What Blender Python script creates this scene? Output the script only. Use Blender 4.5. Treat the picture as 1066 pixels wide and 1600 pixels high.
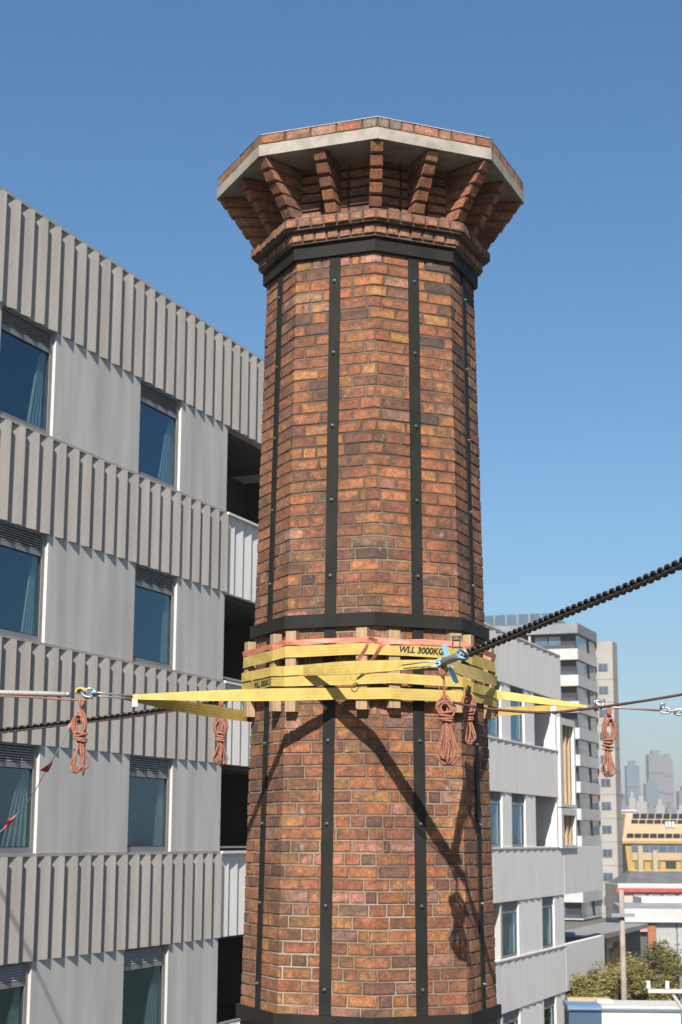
import bpy, math, random
from mathutils import Vector, Matrix

random.seed(7)
R_ = math.radians
scene = bpy.context.scene
for o in list(bpy.data.objects):
    bpy.data.objects.remove(o)

# ------------------------------------------------------------------ camera
CZ = 9.0                                   # eye height above the ground
F = 2611.65                                # focal length in photo pixels (1066 x 1600)
PITCH, ROLL = R_(11.0195), R_(0.318)
FW = Vector((0, math.cos(PITCH), math.sin(PITCH)))
UP0 = Vector((0, -math.sin(PITCH), math.cos(PITCH)))
RT0 = Vector((1, 0, 0))
RT = RT0 * math.cos(ROLL) + UP0 * math.sin(ROLL)
UPV = UP0 * math.cos(ROLL) - RT0 * math.sin(ROLL)
cam_data = bpy.data.cameras.new('camera')
cam = bpy.data.objects.new('camera', cam_data)
scene.collection.objects.link(cam)
M4 = Matrix((RT, UPV, -FW)).transposed().to_4x4()
M4.translation = Vector((0, 0, CZ))
cam.matrix_world = M4
cam_data.sensor_fit = 'VERTICAL'
cam_data.sensor_height = 36.0
cam_data.sensor_width = 24.0
cam_data.lens = F / 1600 * 36.0
cam_data.clip_start = 0.1
cam_data.clip_end = 20000
cam_data.dof.use_dof = True
cam_data.dof.focus_distance = 13.6
cam_data.dof.aperture_fstop = 4.5
scene.camera = cam

# ------------------------------------------------------------------ sky and sun
SUN_EL, SUN_AZ = R_(41.0), R_(-6.7)        # azimuth measured from straight behind the camera, to the left
SUNV = Vector((math.sin(SUN_AZ) * math.cos(SUN_EL), -math.cos(SUN_AZ) * math.cos(SUN_EL), math.sin(SUN_EL)))
world = bpy.data.worlds.new('World')
scene.world = world
world.use_nodes = True
wn = world.node_tree
wn.nodes.clear()
sky = wn.nodes.new('ShaderNodeTexSky')
sky.sky_type = 'NISHITA'
sky.sun_disc = False
sky.sun_elevation = SUN_EL
sky.sun_rotation = math.atan2(SUNV.x, SUNV.y)
sky.altitude = 60
sky.air_density = 1.1
sky.dust_density = 1.35
sky.ozone_density = 6.0
bg = wn.nodes.new('ShaderNodeBackground')
bg.inputs['Strength'].default_value = 0.05
wo = wn.nodes.new('ShaderNodeOutputWorld')
hs = wn.nodes.new('ShaderNodeHueSaturation')
hs.inputs['Hue'].default_value = 0.494
hs.inputs['Saturation'].default_value = 1.15
wn.links.new(sky.outputs[0], hs.inputs['Color'])
wn.links.new(hs.outputs[0], bg.inputs[0])
wn.links.new(bg.outputs[0], wo.inputs[0])
sl = bpy.data.lights.new('sun', 'SUN')
sl.energy = 5.0
sl.angle = R_(0.53)
sl.color = (1.0, 0.93, 0.84)
sun = bpy.data.objects.new('sun', sl)
scene.collection.objects.link(sun)
sun.rotation_euler = SUNV.to_track_quat('Z', 'Y').to_euler()
sun.location = (0, -20, 40)
scene.view_settings.view_transform = 'Standard'
scene.view_settings.look = 'None'
scene.view_settings.gamma = 1.0
scene.view_settings.exposure = 1.3
scene.view_settings.use_curve_mapping = False
scene.cycles.max_bounces = 6
scene.cycles.transparent_max_bounces = 12
scene.cycles.volume_bounces = 0


def at(px, py, Y):
    """point of the place at distance Y along the view axis, on the line of sight of a photo pixel"""
    r = FW + RT * ((px - 533) / F) + UPV * ((800 - py) / F)
    r = r * (Y / r.y)
    return Vector((r.x, r.y, r.z + CZ))


# ------------------------------------------------------------------ materials
MATS = {}


def nodes_of(name):
    m = bpy.data.materials.new(name)
    m.use_nodes = True
    nt = m.node_tree
    return m, nt, nt.nodes['Principled BSDF']


def mat(name, c1, c2=None, scale=6.0, rough=0.8, bump=0.0, bscale=60.0, metal=0.0, stretch=None, detail=5.0, lo=0.35, hi=0.65, ior=1.45):
    if name in MATS:
        return MATS[name]
    c1 = tuple(v * 0.58 for v in c1)
    c2 = tuple(v * 0.58 for v in c2) if c2 else None
    m, nt, b = nodes_of(name)
    b.inputs['Roughness'].default_value = rough
    b.inputs['Metallic'].default_value = metal
    b.inputs['IOR'].default_value = ior
    tc = nt.nodes.new('ShaderNodeTexCoord')
    src = tc.outputs['Object']
    if stretch:
        mp = nt.nodes.new('ShaderNodeMapping')
        mp.inputs['Scale'].default_value = stretch
        nt.links.new(src, mp.inputs[0])
        src = mp.outputs[0]
    if c2 is None:
        b.inputs['Base Color'].default_value = (*c1, 1)
    else:
        n = nt.nodes.new('ShaderNodeTexNoise')
        n.inputs['Scale'].default_value = scale
        n.inputs['Detail'].default_value = detail
        nt.links.new(src, n.inputs['Vector'])
        rp = nt.nodes.new('ShaderNodeValToRGB')
        rp.color_ramp.elements[0].position = lo
        rp.color_ramp.elements[1].position = hi
        rp.color_ramp.elements[0].color = (*c1, 1)
        rp.color_ramp.elements[1].color = (*c2, 1)
        nt.links.new(n.outputs['Fac'], rp.inputs[0])
        nt.links.new(rp.outputs[0], b.inputs['Base Color'])
    if bump:
        n2 = nt.nodes.new('ShaderNodeTexNoise')
        n2.inputs['Scale'].default_value = bscale
        n2.inputs['Detail'].default_value = 4
        nt.links.new(tc.outputs['Object'], n2.inputs['Vector'])
        bp = nt.nodes.new('ShaderNodeBump')
        bp.inputs['Strength'].default_value = bump
        bp.inputs['Distance'].default_value = 0.01
        nt.links.new(n2.outputs['Fac'], bp.inputs['Height'])
        nt.links.new(bp.outputs[0], b.inputs['Normal'])
    MATS[name] = m
    if name == 'painted_steel':
        b.inputs['Specular IOR Level'].default_value = 0.22
    return m


def brick_material():
    m, nt, b = nodes_of('brick')
    b.inputs['Roughness'].default_value = 0.9
    L = nt.links.new
    at_ = nt.nodes.new('ShaderNodeAttribute')
    at_.attribute_name = 'tint'
    tc = nt.nodes.new('ShaderNodeTexCoord')
    n = nt.nodes.new('ShaderNodeTexNoise')
    n.inputs['Scale'].default_value = 16
    n.inputs['Detail'].default_value = 8
    n.inputs['Roughness'].default_value = 0.7
    L(tc.outputs['Object'], n.inputs['Vector'])
    r1 = nt.nodes.new('ShaderNodeMapRange')
    r1.inputs['From Min'].default_value = 0.25
    r1.inputs['From Max'].default_value = 0.75
    r1.inputs['To Min'].default_value = 0.45
    r1.inputs['To Max'].default_value = 1.6
    L(n.outputs['Fac'], r1.inputs['Value'])
    mul = nt.nodes.new('ShaderNodeVectorMath')
    mul.operation = 'SCALE'
    L(at_.outputs['Color'], mul.inputs[0])
    L(r1.outputs[0], mul.inputs['Scale'])
    nf = nt.nodes.new('ShaderNodeTexNoise')
    nf.inputs['Scale'].default_value = 55
    nf.inputs['Detail'].default_value = 5
    L(tc.outputs['Object'], nf.inputs['Vector'])
    rf = nt.nodes.new('ShaderNodeMapRange')
    rf.inputs['From Min'].default_value = 0.3
    rf.inputs['From Max'].default_value = 0.7
    rf.inputs['To Min'].default_value = 0.62
    rf.inputs['To Max'].default_value = 1.3
    L(nf.outputs['Fac'], rf.inputs['Value'])
    mul0 = mul
    mul = nt.nodes.new('ShaderNodeVectorMath')
    mul.operation = 'SCALE'
    L(mul0.outputs[0], mul.inputs[0])
    L(rf.outputs[0], mul.inputs['Scale'])
    # soot and old grey crust in blotches
    n2 = nt.nodes.new('ShaderNodeTexNoise')
    n2.inputs['Scale'].default_value = 2.0
    n2.inputs['Detail'].default_value = 9
    n2.inputs['Roughness'].default_value = 0.78
    mpv = nt.nodes.new('ShaderNodeMapping')
    mpv.inputs['Scale'].default_value = (1.0, 1.0, 1.7)
    L(tc.outputs['Object'], mpv.inputs[0])
    L(mpv.outputs[0], n2.inputs['Vector'])
    r2 = nt.nodes.new('ShaderNodeMapRange')
    r2.inputs['From Min'].default_value = 0.47
    r2.inputs['From Max'].default_value = 0.62
    r2.inputs['To Max'].default_value = 0.8
    L(n2.outputs['Fac'], r2.inputs['Value'])
    mx = nt.nodes.new('ShaderNodeMix')
    mx.data_type = 'RGBA'
    mx.inputs[7].default_value = (0.034, 0.021, 0.015, 1)
    L(r2.outputs[0], mx.inputs[0])
    L(mul.outputs[0], mx.inputs[6])
    # lime smears
    n3 = nt.nodes.new('ShaderNodeTexNoise')
    n3.inputs['Scale'].default_value = 7.0
    n3.inputs['Detail'].default_value = 10
    n3.inputs['Roughness'].default_value = 0.8
    mp = nt.nodes.new('ShaderNodeMapping')
    mp.inputs['Location'].default_value = (4, 2, 9)
    L(tc.outputs['Object'], mp.inputs[0])
    L(mp.outputs[0], n3.inputs['Vector'])
    r3 = nt.nodes.new('ShaderNodeMapRange')
    r3.inputs['From Min'].default_value = 0.585
    r3.inputs['From Max'].default_value = 0.68
    r3.inputs['To Max'].default_value = 0.6
    L(n3.outputs['Fac'], r3.inputs['Value'])
    mx2 = nt.nodes.new('ShaderNodeMix')
    mx2.data_type = 'RGBA'
    mx2.inputs[7].default_value = (0.27, 0.22, 0.18, 1)
    L(r3.outputs[0], mx2.inputs[0])
    L(mx.outputs[2], mx2.inputs[6])
    L(mx2.outputs[2], b.inputs['Base Color'])
    n4 = nt.nodes.new('ShaderNodeTexNoise')
    n4.inputs['Scale'].default_value = 90
    n4.inputs['Detail'].default_value = 6
    L(tc.outputs['Object'], n4.inputs['Vector'])
    bp = nt.nodes.new('ShaderNodeBump')
    bp.inputs['Strength'].default_value = 0.5
    bp.inputs['Distance'].default_value = 0.006
    L(n4.outputs['Fac'], bp.inputs['Height'])
    L(bp.outputs[0], b.inputs['Normal'])
    return m


def mortar_material():
    m, nt, b = nodes_of('mortar')
    b.inputs['Roughness'].default_value = 0.95
    L = nt.links.new
    tc = nt.nodes.new('ShaderNodeTexCoord')
    sp = nt.nodes.new('ShaderNodeSeparateXYZ')
    L(tc.outputs['Object'], sp.inputs[0])
    n = nt.nodes.new('ShaderNodeTexNoise')
    n.inputs['Scale'].default_value = 1.7
    n.inputs['Detail'].default_value = 8
    n.inputs['Roughness'].default_value = 0.65
    L(tc.outputs['Object'], n.inputs['Vector'])
    # older smoke-browned bedding above, repointed joints below
    mr = nt.nodes.new('ShaderNodeMapRange')
    mr.inputs['From Min'].default_value = 10.2
    mr.inputs['From Max'].default_value = 11.6
    mr.inputs['To Min'].default_value = 0.07
    mr.inputs['To Max'].default_value = -0.13
    L(sp.outputs[2], mr.inputs['Value'])
    ad = nt.nodes.new('ShaderNodeMath')
    L(n.outputs['Fac'], ad.inputs[0])
    L(mr.outputs[0], ad.inputs[1])
    rp = nt.nodes.new('ShaderNodeValToRGB')
    e = rp.color_ramp.elements
    e[0].position, e[0].color = 0.30, (0.04, 0.028, 0.019, 1)
    e[1].position, e[1].color = 0.80, (0.27, 0.235, 0.20, 1)
    x = e.new(0.46)
    x.color = (0.092, 0.064, 0.042, 1)
    x = e.new(0.62)
    x.color = (0.165, 0.128, 0.092, 1)
    L(ad.outputs[0], rp.inputs[0])
    L(rp.outputs[0], b.inputs['Base Color'])
    n2 = nt.nodes.new('ShaderNodeTexNoise')
    n2.inputs['Scale'].default_value = 70
    n2.inputs['Detail'].default_value = 5
    L(tc.outputs['Object'], n2.inputs['Vector'])
    bp = nt.nodes.new('ShaderNodeBump')
    bp.inputs['Strength'].default_value = 0.6
    bp.inputs['Distance'].default_value = 0.008
    L(n2.outputs['Fac'], bp.inputs['Height'])
    L(bp.outputs[0], b.inputs['Normal'])
    return m


def webbing_material(name, c1, c2):
    """woven strap: lengthwise stripes across the uv width"""
    m, nt, b = nodes_of(name)
    L = nt.links.new
    b.inputs['Roughness'].default_value = 0.75
    uv = nt.nodes.new('ShaderNodeUVMap')
    sp = nt.nodes.new('ShaderNodeSeparateXYZ')
    L(uv.outputs[0], sp.inputs[0])
    w = nt.nodes.new('ShaderNodeMath')
    w.operation = 'MULTIPLY'
    w.inputs[1].default_value = 4 * math.pi * 2
    L(sp.outputs[1], w.inputs[0])
    s = nt.nodes.new('ShaderNodeMath')
    s.operation = 'SINE'
    L(w.outputs[0], s.inputs[0])
    n = nt.nodes.new('ShaderNodeTexNoise')
    n.inputs['Scale'].default_value = 9
    n.inputs['Detail'].default_value = 6
    tc = nt.nodes.new('ShaderNodeTexCoord')
    L(tc.outputs['Object'], n.inputs['Vector'])
    ad = nt.nodes.new('ShaderNodeMath')
    ad.operation = 'MULTIPLY_ADD'
    ad.inputs[1].default_value = 0.07
    L(s.outputs[0], ad.inputs[0])
    L(n.outputs['Fac'], ad.inputs[2])
    rp = nt.nodes.new('ShaderNodeValToRGB')
    rp.color_ramp.elements[0].position = 0.25
    rp.color_ramp.elements[1].position = 0.6
    rp.color_ramp.elements[0].color = (*c1, 1)
    rp.color_ramp.elements[1].color = (*c2, 1)
    L(ad.outputs[0], rp.inputs[0])
    L(rp.outputs[0], b.inputs['Base Color'])
    bp = nt.nodes.new('ShaderNodeBump')
    bp.inputs['Strength'].default_value = 0.12
    bp.inputs['Distance'].default_value = 0.002
    L(s.outputs[0], bp.inputs['Height'])
    L(bp.outputs[0], b.inputs['Normal'])
    # some light passes through the cloth
    tr = nt.nodes.new('ShaderNodeBsdfTranslucent')
    L(rp.outputs[0], tr.inputs[0])
    ms = nt.nodes.new('ShaderNodeMixShader')
    ms.inputs[0].default_value = 0.12
    out = nt.nodes['Material Output']
    L(b.outputs[0], ms.inputs[1])
    L(tr.outputs[0], ms.inputs[2])
    L(ms.outputs[0], out.inputs[0])
    return m


def glass_material(name, tint, ior=0.11, rough=0.02):
    m = bpy.data.materials.new(name)
    m.use_nodes = True
    nt = m.node_tree
    nt.nodes.clear()
    L = nt.links.new
    out = nt.nodes.new('ShaderNodeOutputMaterial')
    tr = nt.nodes.new('ShaderNodeBsdfTransparent')
    tr.inputs[0].default_value = (*tint, 1)
    gl = nt.nodes.new('ShaderNodeBsdfGlossy')
    gl.inputs['Roughness'].default_value = rough
    gl.inputs[0].default_value = (0.48, 0.72, 0.90, 1)
    # reflectance rises from f0 to 1 toward grazing, the same on both faces of the pane
    lw = nt.nodes.new('ShaderNodeLayerWeight')
    lw.inputs[0].default_value = 0.5
    pw = nt.nodes.new('ShaderNodeMath')
    pw.operation = 'POWER'
    pw.inputs[1].default_value = 5.0
    L(lw.outputs['Facing'], pw.inputs[0])
    fr = nt.nodes.new('ShaderNodeMath')
    fr.operation = 'MULTIPLY_ADD'
    fr.inputs[1].default_value = 1.0 - ior
    fr.inputs[2].default_value = ior
    L(pw.outputs[0], fr.inputs[0])
    # float glass is never quite flat
    tc = nt.nodes.new('ShaderNodeTexCoord')
    nz = nt.nodes.new('ShaderNodeTexNoise')
    nz.inputs['Scale'].default_value = 0.9
    nz.inputs['Detail'].default_value = 1
    L(tc.outputs['Object'], nz.inputs['Vector'])
    bp = nt.nodes.new('ShaderNodeBump')
    bp.inputs['Strength'].default_value = 0.2
    bp.inputs['Distance'].default_value = 0.05
    L(nz.outputs['Fac'], bp.inputs['Height'])
    L(bp.outputs[0], gl.inputs['Normal'])
    mx = nt.nodes.new('ShaderNodeMixShader')
    L(fr.outputs[0], mx.inputs[0])
    L(tr.outputs[0], mx.inputs[1])
    L(gl.outputs[0], mx.inputs[2])
    L(mx.outputs[0], out.inputs[0])
    return m


BRICK = brick_material()
MORTAR = mortar_material()
STEEL = mat('painted_steel', (0.017, 0.0175, 0.0155), (0.025, 0.0255, 0.0225), 5, 0.62, 0.05, 40, ior=1.35)
BOLT = mat('galvanised_bolt', (0.25, 0.25, 0.25), (0.36, 0.36, 0.36), 30, 0.4, metal=0.8)
CAPCON = mat('cap_concrete', (0.294, 0.266, 0.224), (0.420, 0.392, 0.343), 7, 0.9, 0.35, 70, detail=8)
CONC = mat('precast_concrete', (0.50, 0.495, 0.48), (0.645, 0.64, 0.625), 1.3, 0.85, 0.12, 50, stretch=(1.9, 1.9, 0.22), detail=9, lo=0.36, hi=0.66)
PLEAT = mat('pleated_concrete', (0.36, 0.343, 0.316), (0.45, 0.432, 0.40), 1.6, 0.85, 0.12, 60, stretch=(2.6, 2.6, 0.25), detail=9, lo=0.36, hi=0.66)
SMOOTH = mat('smooth_concrete', (0.46, 0.45, 0.43), (0.54, 0.53, 0.51), 1.2, 0.85, 0.1, 40, stretch=(1.050, 1.050, 0.490), detail=6)
PALEW = mat('pale_wall', (0.86, 0.85, 0.835), (0.96, 0.95, 0.94), 1.3, 0.85, 0.1, 50, stretch=(2.6, 2.6, 0.45), detail=7, lo=0.3, hi=0.7)
PALE = mat('pale_concrete', (0.74, 0.725, 0.705), (0.85, 0.835, 0.815), 1.3, 0.85, 0.1, 50, stretch=(2.6, 2.6, 0.45), detail=7, lo=0.3, hi=0.7)
ALU = mat('window_frame', (0.252, 0.259, 0.266), (0.294, 0.301, 0.308), 3, 0.45, metal=0.2)
LOUV = mat('louvre_metal', (0.62, 0.63, 0.63), None, rough=0.5)
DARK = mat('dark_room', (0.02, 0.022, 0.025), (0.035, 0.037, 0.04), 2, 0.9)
VOID = mat('recess_shade_dark', (0.025, 0.026, 0.027), (0.045, 0.046, 0.048), 1.5, 0.7)  # near-black base carries the balcony recess shade; also backs screens and pavilion
CURT = mat('curtain_cloth', (0.56, 0.60, 0.54), (0.66, 0.70, 0.63), 3, 0.9)
GLASS = glass_material('window_glass', (0.72, 0.80, 0.81), 0.10)
YELLOW = webbing_material('yellow_webbing', (0.29, 0.21, 0.040), (0.365, 0.275, 0.075))
ORANGE = webbing_material('orange_webbing', (0.42, 0.11, 0.068), (0.54, 0.19, 0.13))
TIMBER = mat('packer_timber', (0.350, 0.231, 0.126), (0.462, 0.322, 0.196), 5, 0.8, 0.2, 40, stretch=(6, 6, 0.5))
PRINT = mat('black_print', (0.02, 0.02, 0.018), None, rough=0.7)
ROPE = mat('brown_rope', (0.26, 0.095, 0.062), (0.42, 0.18, 0.12), 60, 0.9, 0.5, 220)
ROPE2 = mat('maroon_rope', (0.075, 0.03, 0.03), (0.13, 0.05, 0.045), 40, 0.8, 0.4, 200)
CHAINM = mat('black_chain', (0.022, 0.021, 0.021), (0.05, 0.046, 0.043), 12, 0.42, 0.25, 60, metal=0.4)
CHROME = mat('galvanised_metal', (0.42, 0.42, 0.42), (0.60, 0.60, 0.60), 20, 0.35, 0.1, 80, metal=0.7)
TUBEM = mat('grey_sleeve', (0.27, 0.27, 0.27), (0.33, 0.33, 0.33), 8, 0.6)
BLUET = mat('blue_tape', (0.20, 0.46, 0.70), (0.30, 0.58, 0.80), 14, 0.6)
REDF = mat('red_flag', (0.62, 0.03, 0.035), (0.75, 0.06, 0.06), 6, 0.7)
LINEM = mat('pale_cord', (0.55, 0.56, 0.56), None, rough=0.7)
WHITE = mat('white_paint', (0.62, 0.62, 0.61), (0.70, 0.70, 0.69), 1.5, 0.7, detail=4)

# ------------------------------------------------------------------ mesh helpers
COL = scene.collection


class MB:
    def __init__(s):
        s.v, s.f, s.uv, s.t = [], [], {}, []

    def quad_box(s, x0, x1, y0, y1, z0, z1):
        b = len(s.v)
        s.v += [(x0, y0, z0), (x1, y0, z0), (x1, y1, z0), (x0, y1, z0), (x0, y0, z1), (x1, y0, z1), (x1, y1, z1), (x0, y1, z1)]
        s.f += [tuple(b + i for i in q) for q in ((3, 2, 1, 0), (4, 5, 6, 7), (0, 1, 5, 4), (1, 2, 6, 5), (2, 3, 7, 6), (3, 0, 4, 7))]
        return s

    def hexa(s, pts):
        """eight corners: bottom ring of four, then top ring of four"""
        b = len(s.v)
        s.v += [tuple(p) for p in pts]
        s.f += [tuple(b + i for i in q) for q in ((3, 2, 1, 0), (4, 5, 6, 7), (0, 1, 5, 4), (1, 2, 6, 5), (2, 3, 7, 6), (3, 0, 4, 7))]
        return s

    def prism(s, poly, z0, z1):
        b = len(s.v)
        n = len(poly)
        s.v += [(x, y, z0) for x, y in poly] + [(x, y, z1) for x, y in poly]
        s.f += [tuple(b + n - 1 - i for i in range(n)), tuple(b + n + i for i in range(n))]
        s.f += [(b + i, b + (i + 1) % n, b + n + (i + 1) % n, b + n + i) for i in range(n)]
        return s

    def tube(s, pts, r, sides=8, closed=False, cap=True):
        pts = [Vector(p) for p in pts]
        n = len(pts)
        b = len(s.v)
        prev = None
        for i, p in enumerate(pts):
            if closed:
                t = pts[(i + 1) % n] - pts[i - 1]
            else:
                t = pts[min(i + 1, n - 1)] - pts[max(i - 1, 0)]
            t.normalize()
            if prev is None:
                u = t.orthogonal().normalized()
            else:
                u = prev - t * prev.dot(t)
                u = u.normalized() if u.length > 1e-6 else t.orthogonal().normalized()
            prev = u
            w = t.cross(u)
            rr = r(i / max(1, n - 1)) if callable(r) else r
            for k in range(sides):
                a = 2 * math.pi * k / sides
                s.v.append(tuple(p + u * (rr * math.cos(a)) + w * (rr * math.sin(a))))
        m = n if closed else n - 1
        for i in range(m):
            j = (i + 1) % n
            for k in range(sides):
                l = (k + 1) % sides
                s.f.append((b + i * sides + k, b + i * sides + l, b + j * sides + l, b + j * sides + k))
        if cap and not closed:
            s.f.append(tuple(b + sides - 1 - k for k in range(sides)))
            s.f.append(tuple(b + (n - 1) * sides + k for k in range(sides)))
        return s

    def ribbon(s, samples, th=0.005, closed=False):
        """samples: (centre, half-width vector, outward normal)"""
        b = len(s.v)
        n = len(samples)
        acc = 0.0
        us = []
        for i, (c, h, o) in enumerate(samples):
            c, h, o = Vector(c), Vector(h), Vector(o)
            if i:
                acc += (c - Vector(samples[i - 1][0])).length
            us.append(acc)
            e = o * th
            s.v += [tuple(c - h), tuple(c + h), tuple(c + h + e), tuple(c - h + e)]
        m = n if closed else n - 1
        for i in range(m):
            j = (i + 1) % n
            A, B = b + i * 4, b + j * 4
            u0, u1 = us[i], us[j] if j > i else us[i] + 0.3
            for (p, q, v0, v1) in ((0, 1, 0, 1), (1, 2, 1, 1), (2, 3, 1, 0), (3, 0, 0, 0)):
                s.uv[len(s.f)] = ((u0, v0), (u0, v1), (u1, v1), (u1, v0))
                s.f.append((A + p, A + q, B + q, B + p))
        if not closed:
            s.f.append((b + 3, b + 2, b + 1, b))
            e = b + (n - 1) * 4
            s.f.append((e, e + 1, e + 2, e + 3))
        return s

    def mesh(s, name, smooth=False):
        me = bpy.data.meshes.new(name)
        me.from_pydata(s.v, [], s.f)
        if s.uv:
            l = me.uv_layers.new(name='UVMap')
            for fi, uvs in s.uv.items():
                p = me.polygons[fi]
                for k, li in enumerate(p.loop_indices):
                    l.data[li].uv = uvs[k]
        if s.t:
            a = me.color_attributes.new('tint', 'FLOAT_COLOR', 'POINT')
            for i, c in enumerate(s.t):
                a.data[i].color = (*c, 1)
        if smooth:
            for p in me.polygons:
                p.use_smooth = True
        me.validate()
        me.update()
        return me

    def build(s, name, material, parent=None, smooth=False):
        return obj(name, s.mesh(name, smooth), material, parent)


def obj(name, me, material=None, parent=None):
    if material is not None and len(me.materials) == 0:
        me.materials.append(material)
    o = bpy.data.objects.new(name, me)
    COL.objects.link(o)
    if parent is not None:
        o.parent = parent
    return o


def thing(name, label, cat, loc=(0, 0, 0), rz=0.0, group=None):
    o = bpy.data.objects.new(name, None)
    o.empty_display_size = 0.2
    COL.objects.link(o)
    o.location = loc
    o.rotation_euler = (0, 0, rz)
    return tag(o, label, cat, group)


def tag(o, label, cat, group=None):
    o['label'] = label
    o['category'] = cat
    if group:
        o['group'] = group
    return o


def structure(o):
    o['kind'] = 'structure'
    return o


def smooth_path(pts, n):
    """Catmull-Rom through the points"""
    P = [Vector(p) for p in pts]
    P = [P[0] * 2 - P[1]] + P + [P[-1] * 2 - P[-2]]
    out = []
    seg = len(P) - 3
    for i in range(n):
        u = i / (n - 1) * seg
        k = min(int(u), seg - 1)
        t = u - k
        a, b, c, d = P[k:k + 4]
        out.append(0.5 * ((2 * b) + (c - a) * t + (2 * a - 5 * b + 4 * c - d) * t * t + (3 * b - a - 3 * c + d) * t ** 3))
    return out


# ------------------------------------------------------------------ ground
g = MB()
g.v = [(-3000, -300, 0), (3000, -300, 0), (3000, 5000, 0), (-3000, 5000, 0)]
g.f = [(0, 1, 2, 3)]
structure(g.build('ground', mat('ground_mix', (0.09, 0.095, 0.07), (0.19, 0.175, 0.15), 0.02, 0.95, detail=8)))
rd = MB().quad_box(15, 23, 30, 170, -0.2, 0.004)
structure(rd.build('road', mat('asphalt', (0.045, 0.045, 0.047), (0.065, 0.064, 0.063), 3, 0.9)))
pv = MB().quad_box(23, 25.4, 30, 170, -0.2, 0.13)
structure(pv.build('pavement', mat('pavement_concrete', (0.28, 0.27, 0.26), (0.36, 0.35, 0.33), 2, 0.9)))

# ------------------------------------------------------------------ brick chimney
CX, CY = 0.2567, 14.5
CROT = R_(1.2)
PI8 = math.pi / 8


def shaft_r(z):                       # circumradius of the brick face at height z
    return 1.0428 - 0.020986 * (z - CZ)


chimney = thing('brick_chimney', 'tall octagonal brick chimney with flared bracketed crown and dark steel strapping', 'chimney', (CX, CY, 0))


def perim(R, u, off=0.0):
    """point at length u round the octagon of circumradius R (local to the chimney), pushed out by off"""
    side = 2 * R * math.sin(PI8)
    u = u % (8 * side)
    k = int(u / side)
    s = u - k * side
    a0 = k * 2 * PI8 + CROT
    a1 = a0 + 2 * PI8
    am = a0 + PI8
    p0 = Vector((R * math.sin(a0), -R * math.cos(a0), 0))
    p1 = Vector((R * math.sin(a1), -R * math.cos(a1), 0))
    nrm = Vector((math.sin(am), -math.cos(am), 0))
    return p0.lerp(p1, s / side) + nrm * off


def corner(R, k, off=0.0):
    a = k * 2 * PI8 + CROT
    r = R + off / math.cos(PI8)
    return Vector((r * math.sin(a), -r * math.cos(a), 0))


PAL = [((0.245, 0.096, 0.036), 7.0), ((0.215, 0.078, 0.033), 5.5), ((0.258, 0.115, 0.040), 2.4), ((0.165, 0.064, 0.031), 3.4),
       ((0.112, 0.052, 0.031), 1.9), ((0.060, 0.038, 0.028), 0.35), ((0.262, 0.122, 0.078), 1.2), ((0.190, 0.102, 0.066), 0.9)]


def pick_tint(rnd, warm=1.0):
    cs = [c for c, w in PAL]
    ws = [w for c, w in PAL]
    ws[4] *= (2 - warm)
    ws[5] *= (2 - warm)
    ws[0] *= warm
    c = rnd.choices(cs, ws)[0]
    k = rnd.uniform(0.68, 0.91)
    return (c[0] * k * rnd.uniform(.95, 1.05), c[1] * k * rnd.uniform(.92, 1.08), c[2] * k * rnd.uniform(.9, 1.1))


def brick_mb(mb, R, u0, u1, z0, z1, proud, tint, rnd, c=0.0042, depth=0.075):
    """one brick laid round the octagon from u0 to u1; it turns the corner where it spans one"""
    side = 2 * R * math.sin(PI8)
    cols = [(u0, -c), (u0 + c, 0), (u0 + c + 0.014, 0)]
    k = math.floor(u0 / side) + 1
    if u0 + 0.022 < k * side < u1 - 0.022:
        cols.append((k * side, 'corner', k))
    cols += [(u1 - c - 0.014, 0), (u1 - c, 0), (u1, -c)]
    rows = [(z0, -c - depth), (z0, -c), (z0 + c, 0), (z0 + c + 0.012, 0), (z1 - c - 0.012, 0), (z1 - c, 0), (z1, -c), (z1, -c - depth)]
    b = len(mb.v)
    nc = len(cols)
    for ri, (z, zo) in enumerate(rows):
        for cdef in cols:
            inner = ri in (0, 7)
            j = 0 if inner else rnd.uniform(-0.001, 0.001)
            if cdef[1] == 'corner':
                p = corner(R, cdef[2], proud + zo + j)
            else:
                uu = cdef[0]
                o = proud + min(zo, cdef[1] + (zo if zo < 0 else 0)) + j
                p = perim(R, uu + (0 if inner else rnd.uniform(-0.0025, 0.0025)), o)
            mb.v.append((p.x, p.y, z + (0 if inner else rnd.uniform(-0.0022, 0.0022))))
            edge = ri in (0, 1, 2, 5, 6, 7) or cdef[1] == -c or abs(cdef[0] - u0 - c) < 1e-6 or abs(cdef[0] - u1 + c) < 1e-6
            kd = rnd.uniform(0.42, 0.8) if edge else rnd.uniform(0.82, 1.12)
            mb.t.append((tint[0] * kd, tint[1] * kd, tint[2] * kd))
    for r in range(len(rows) - 1):
        for q in range(nc - 1):
            mb.f.append((b + r * nc + q, b + r * nc + q + 1, b + (r + 1) * nc + q + 1, b + (r + 1) * nc + q))
    mb.f.append(tuple(b + r * nc for r in range(len(rows))))
    mb.f.append(tuple(b + r * nc + nc - 1 for r in reversed(range(len(rows)))))


# mortar shaft
mm = MB()
zs = [0.0, 6.6, CZ + 5.9]
for z in zs:
    R = shaft_r(z) - 0.0062
    for k in range(8):
        p = corner(R, k)
        mm.v.append((p.x, p.y, z))
for i in range(2):
    for k in range(8):
        mm.f.append((i * 8 + k, i * 8 + (k + 1) % 8, i * 8 + 8 + (k + 1) % 8, i * 8 + 8 + k))
mm.f.append(tuple(range(7, -1, -1)))
mm.f.append(tuple(16 + k for k in range(8)))
mm.build('mortar_shaft', MORTAR, chimney)

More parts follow.
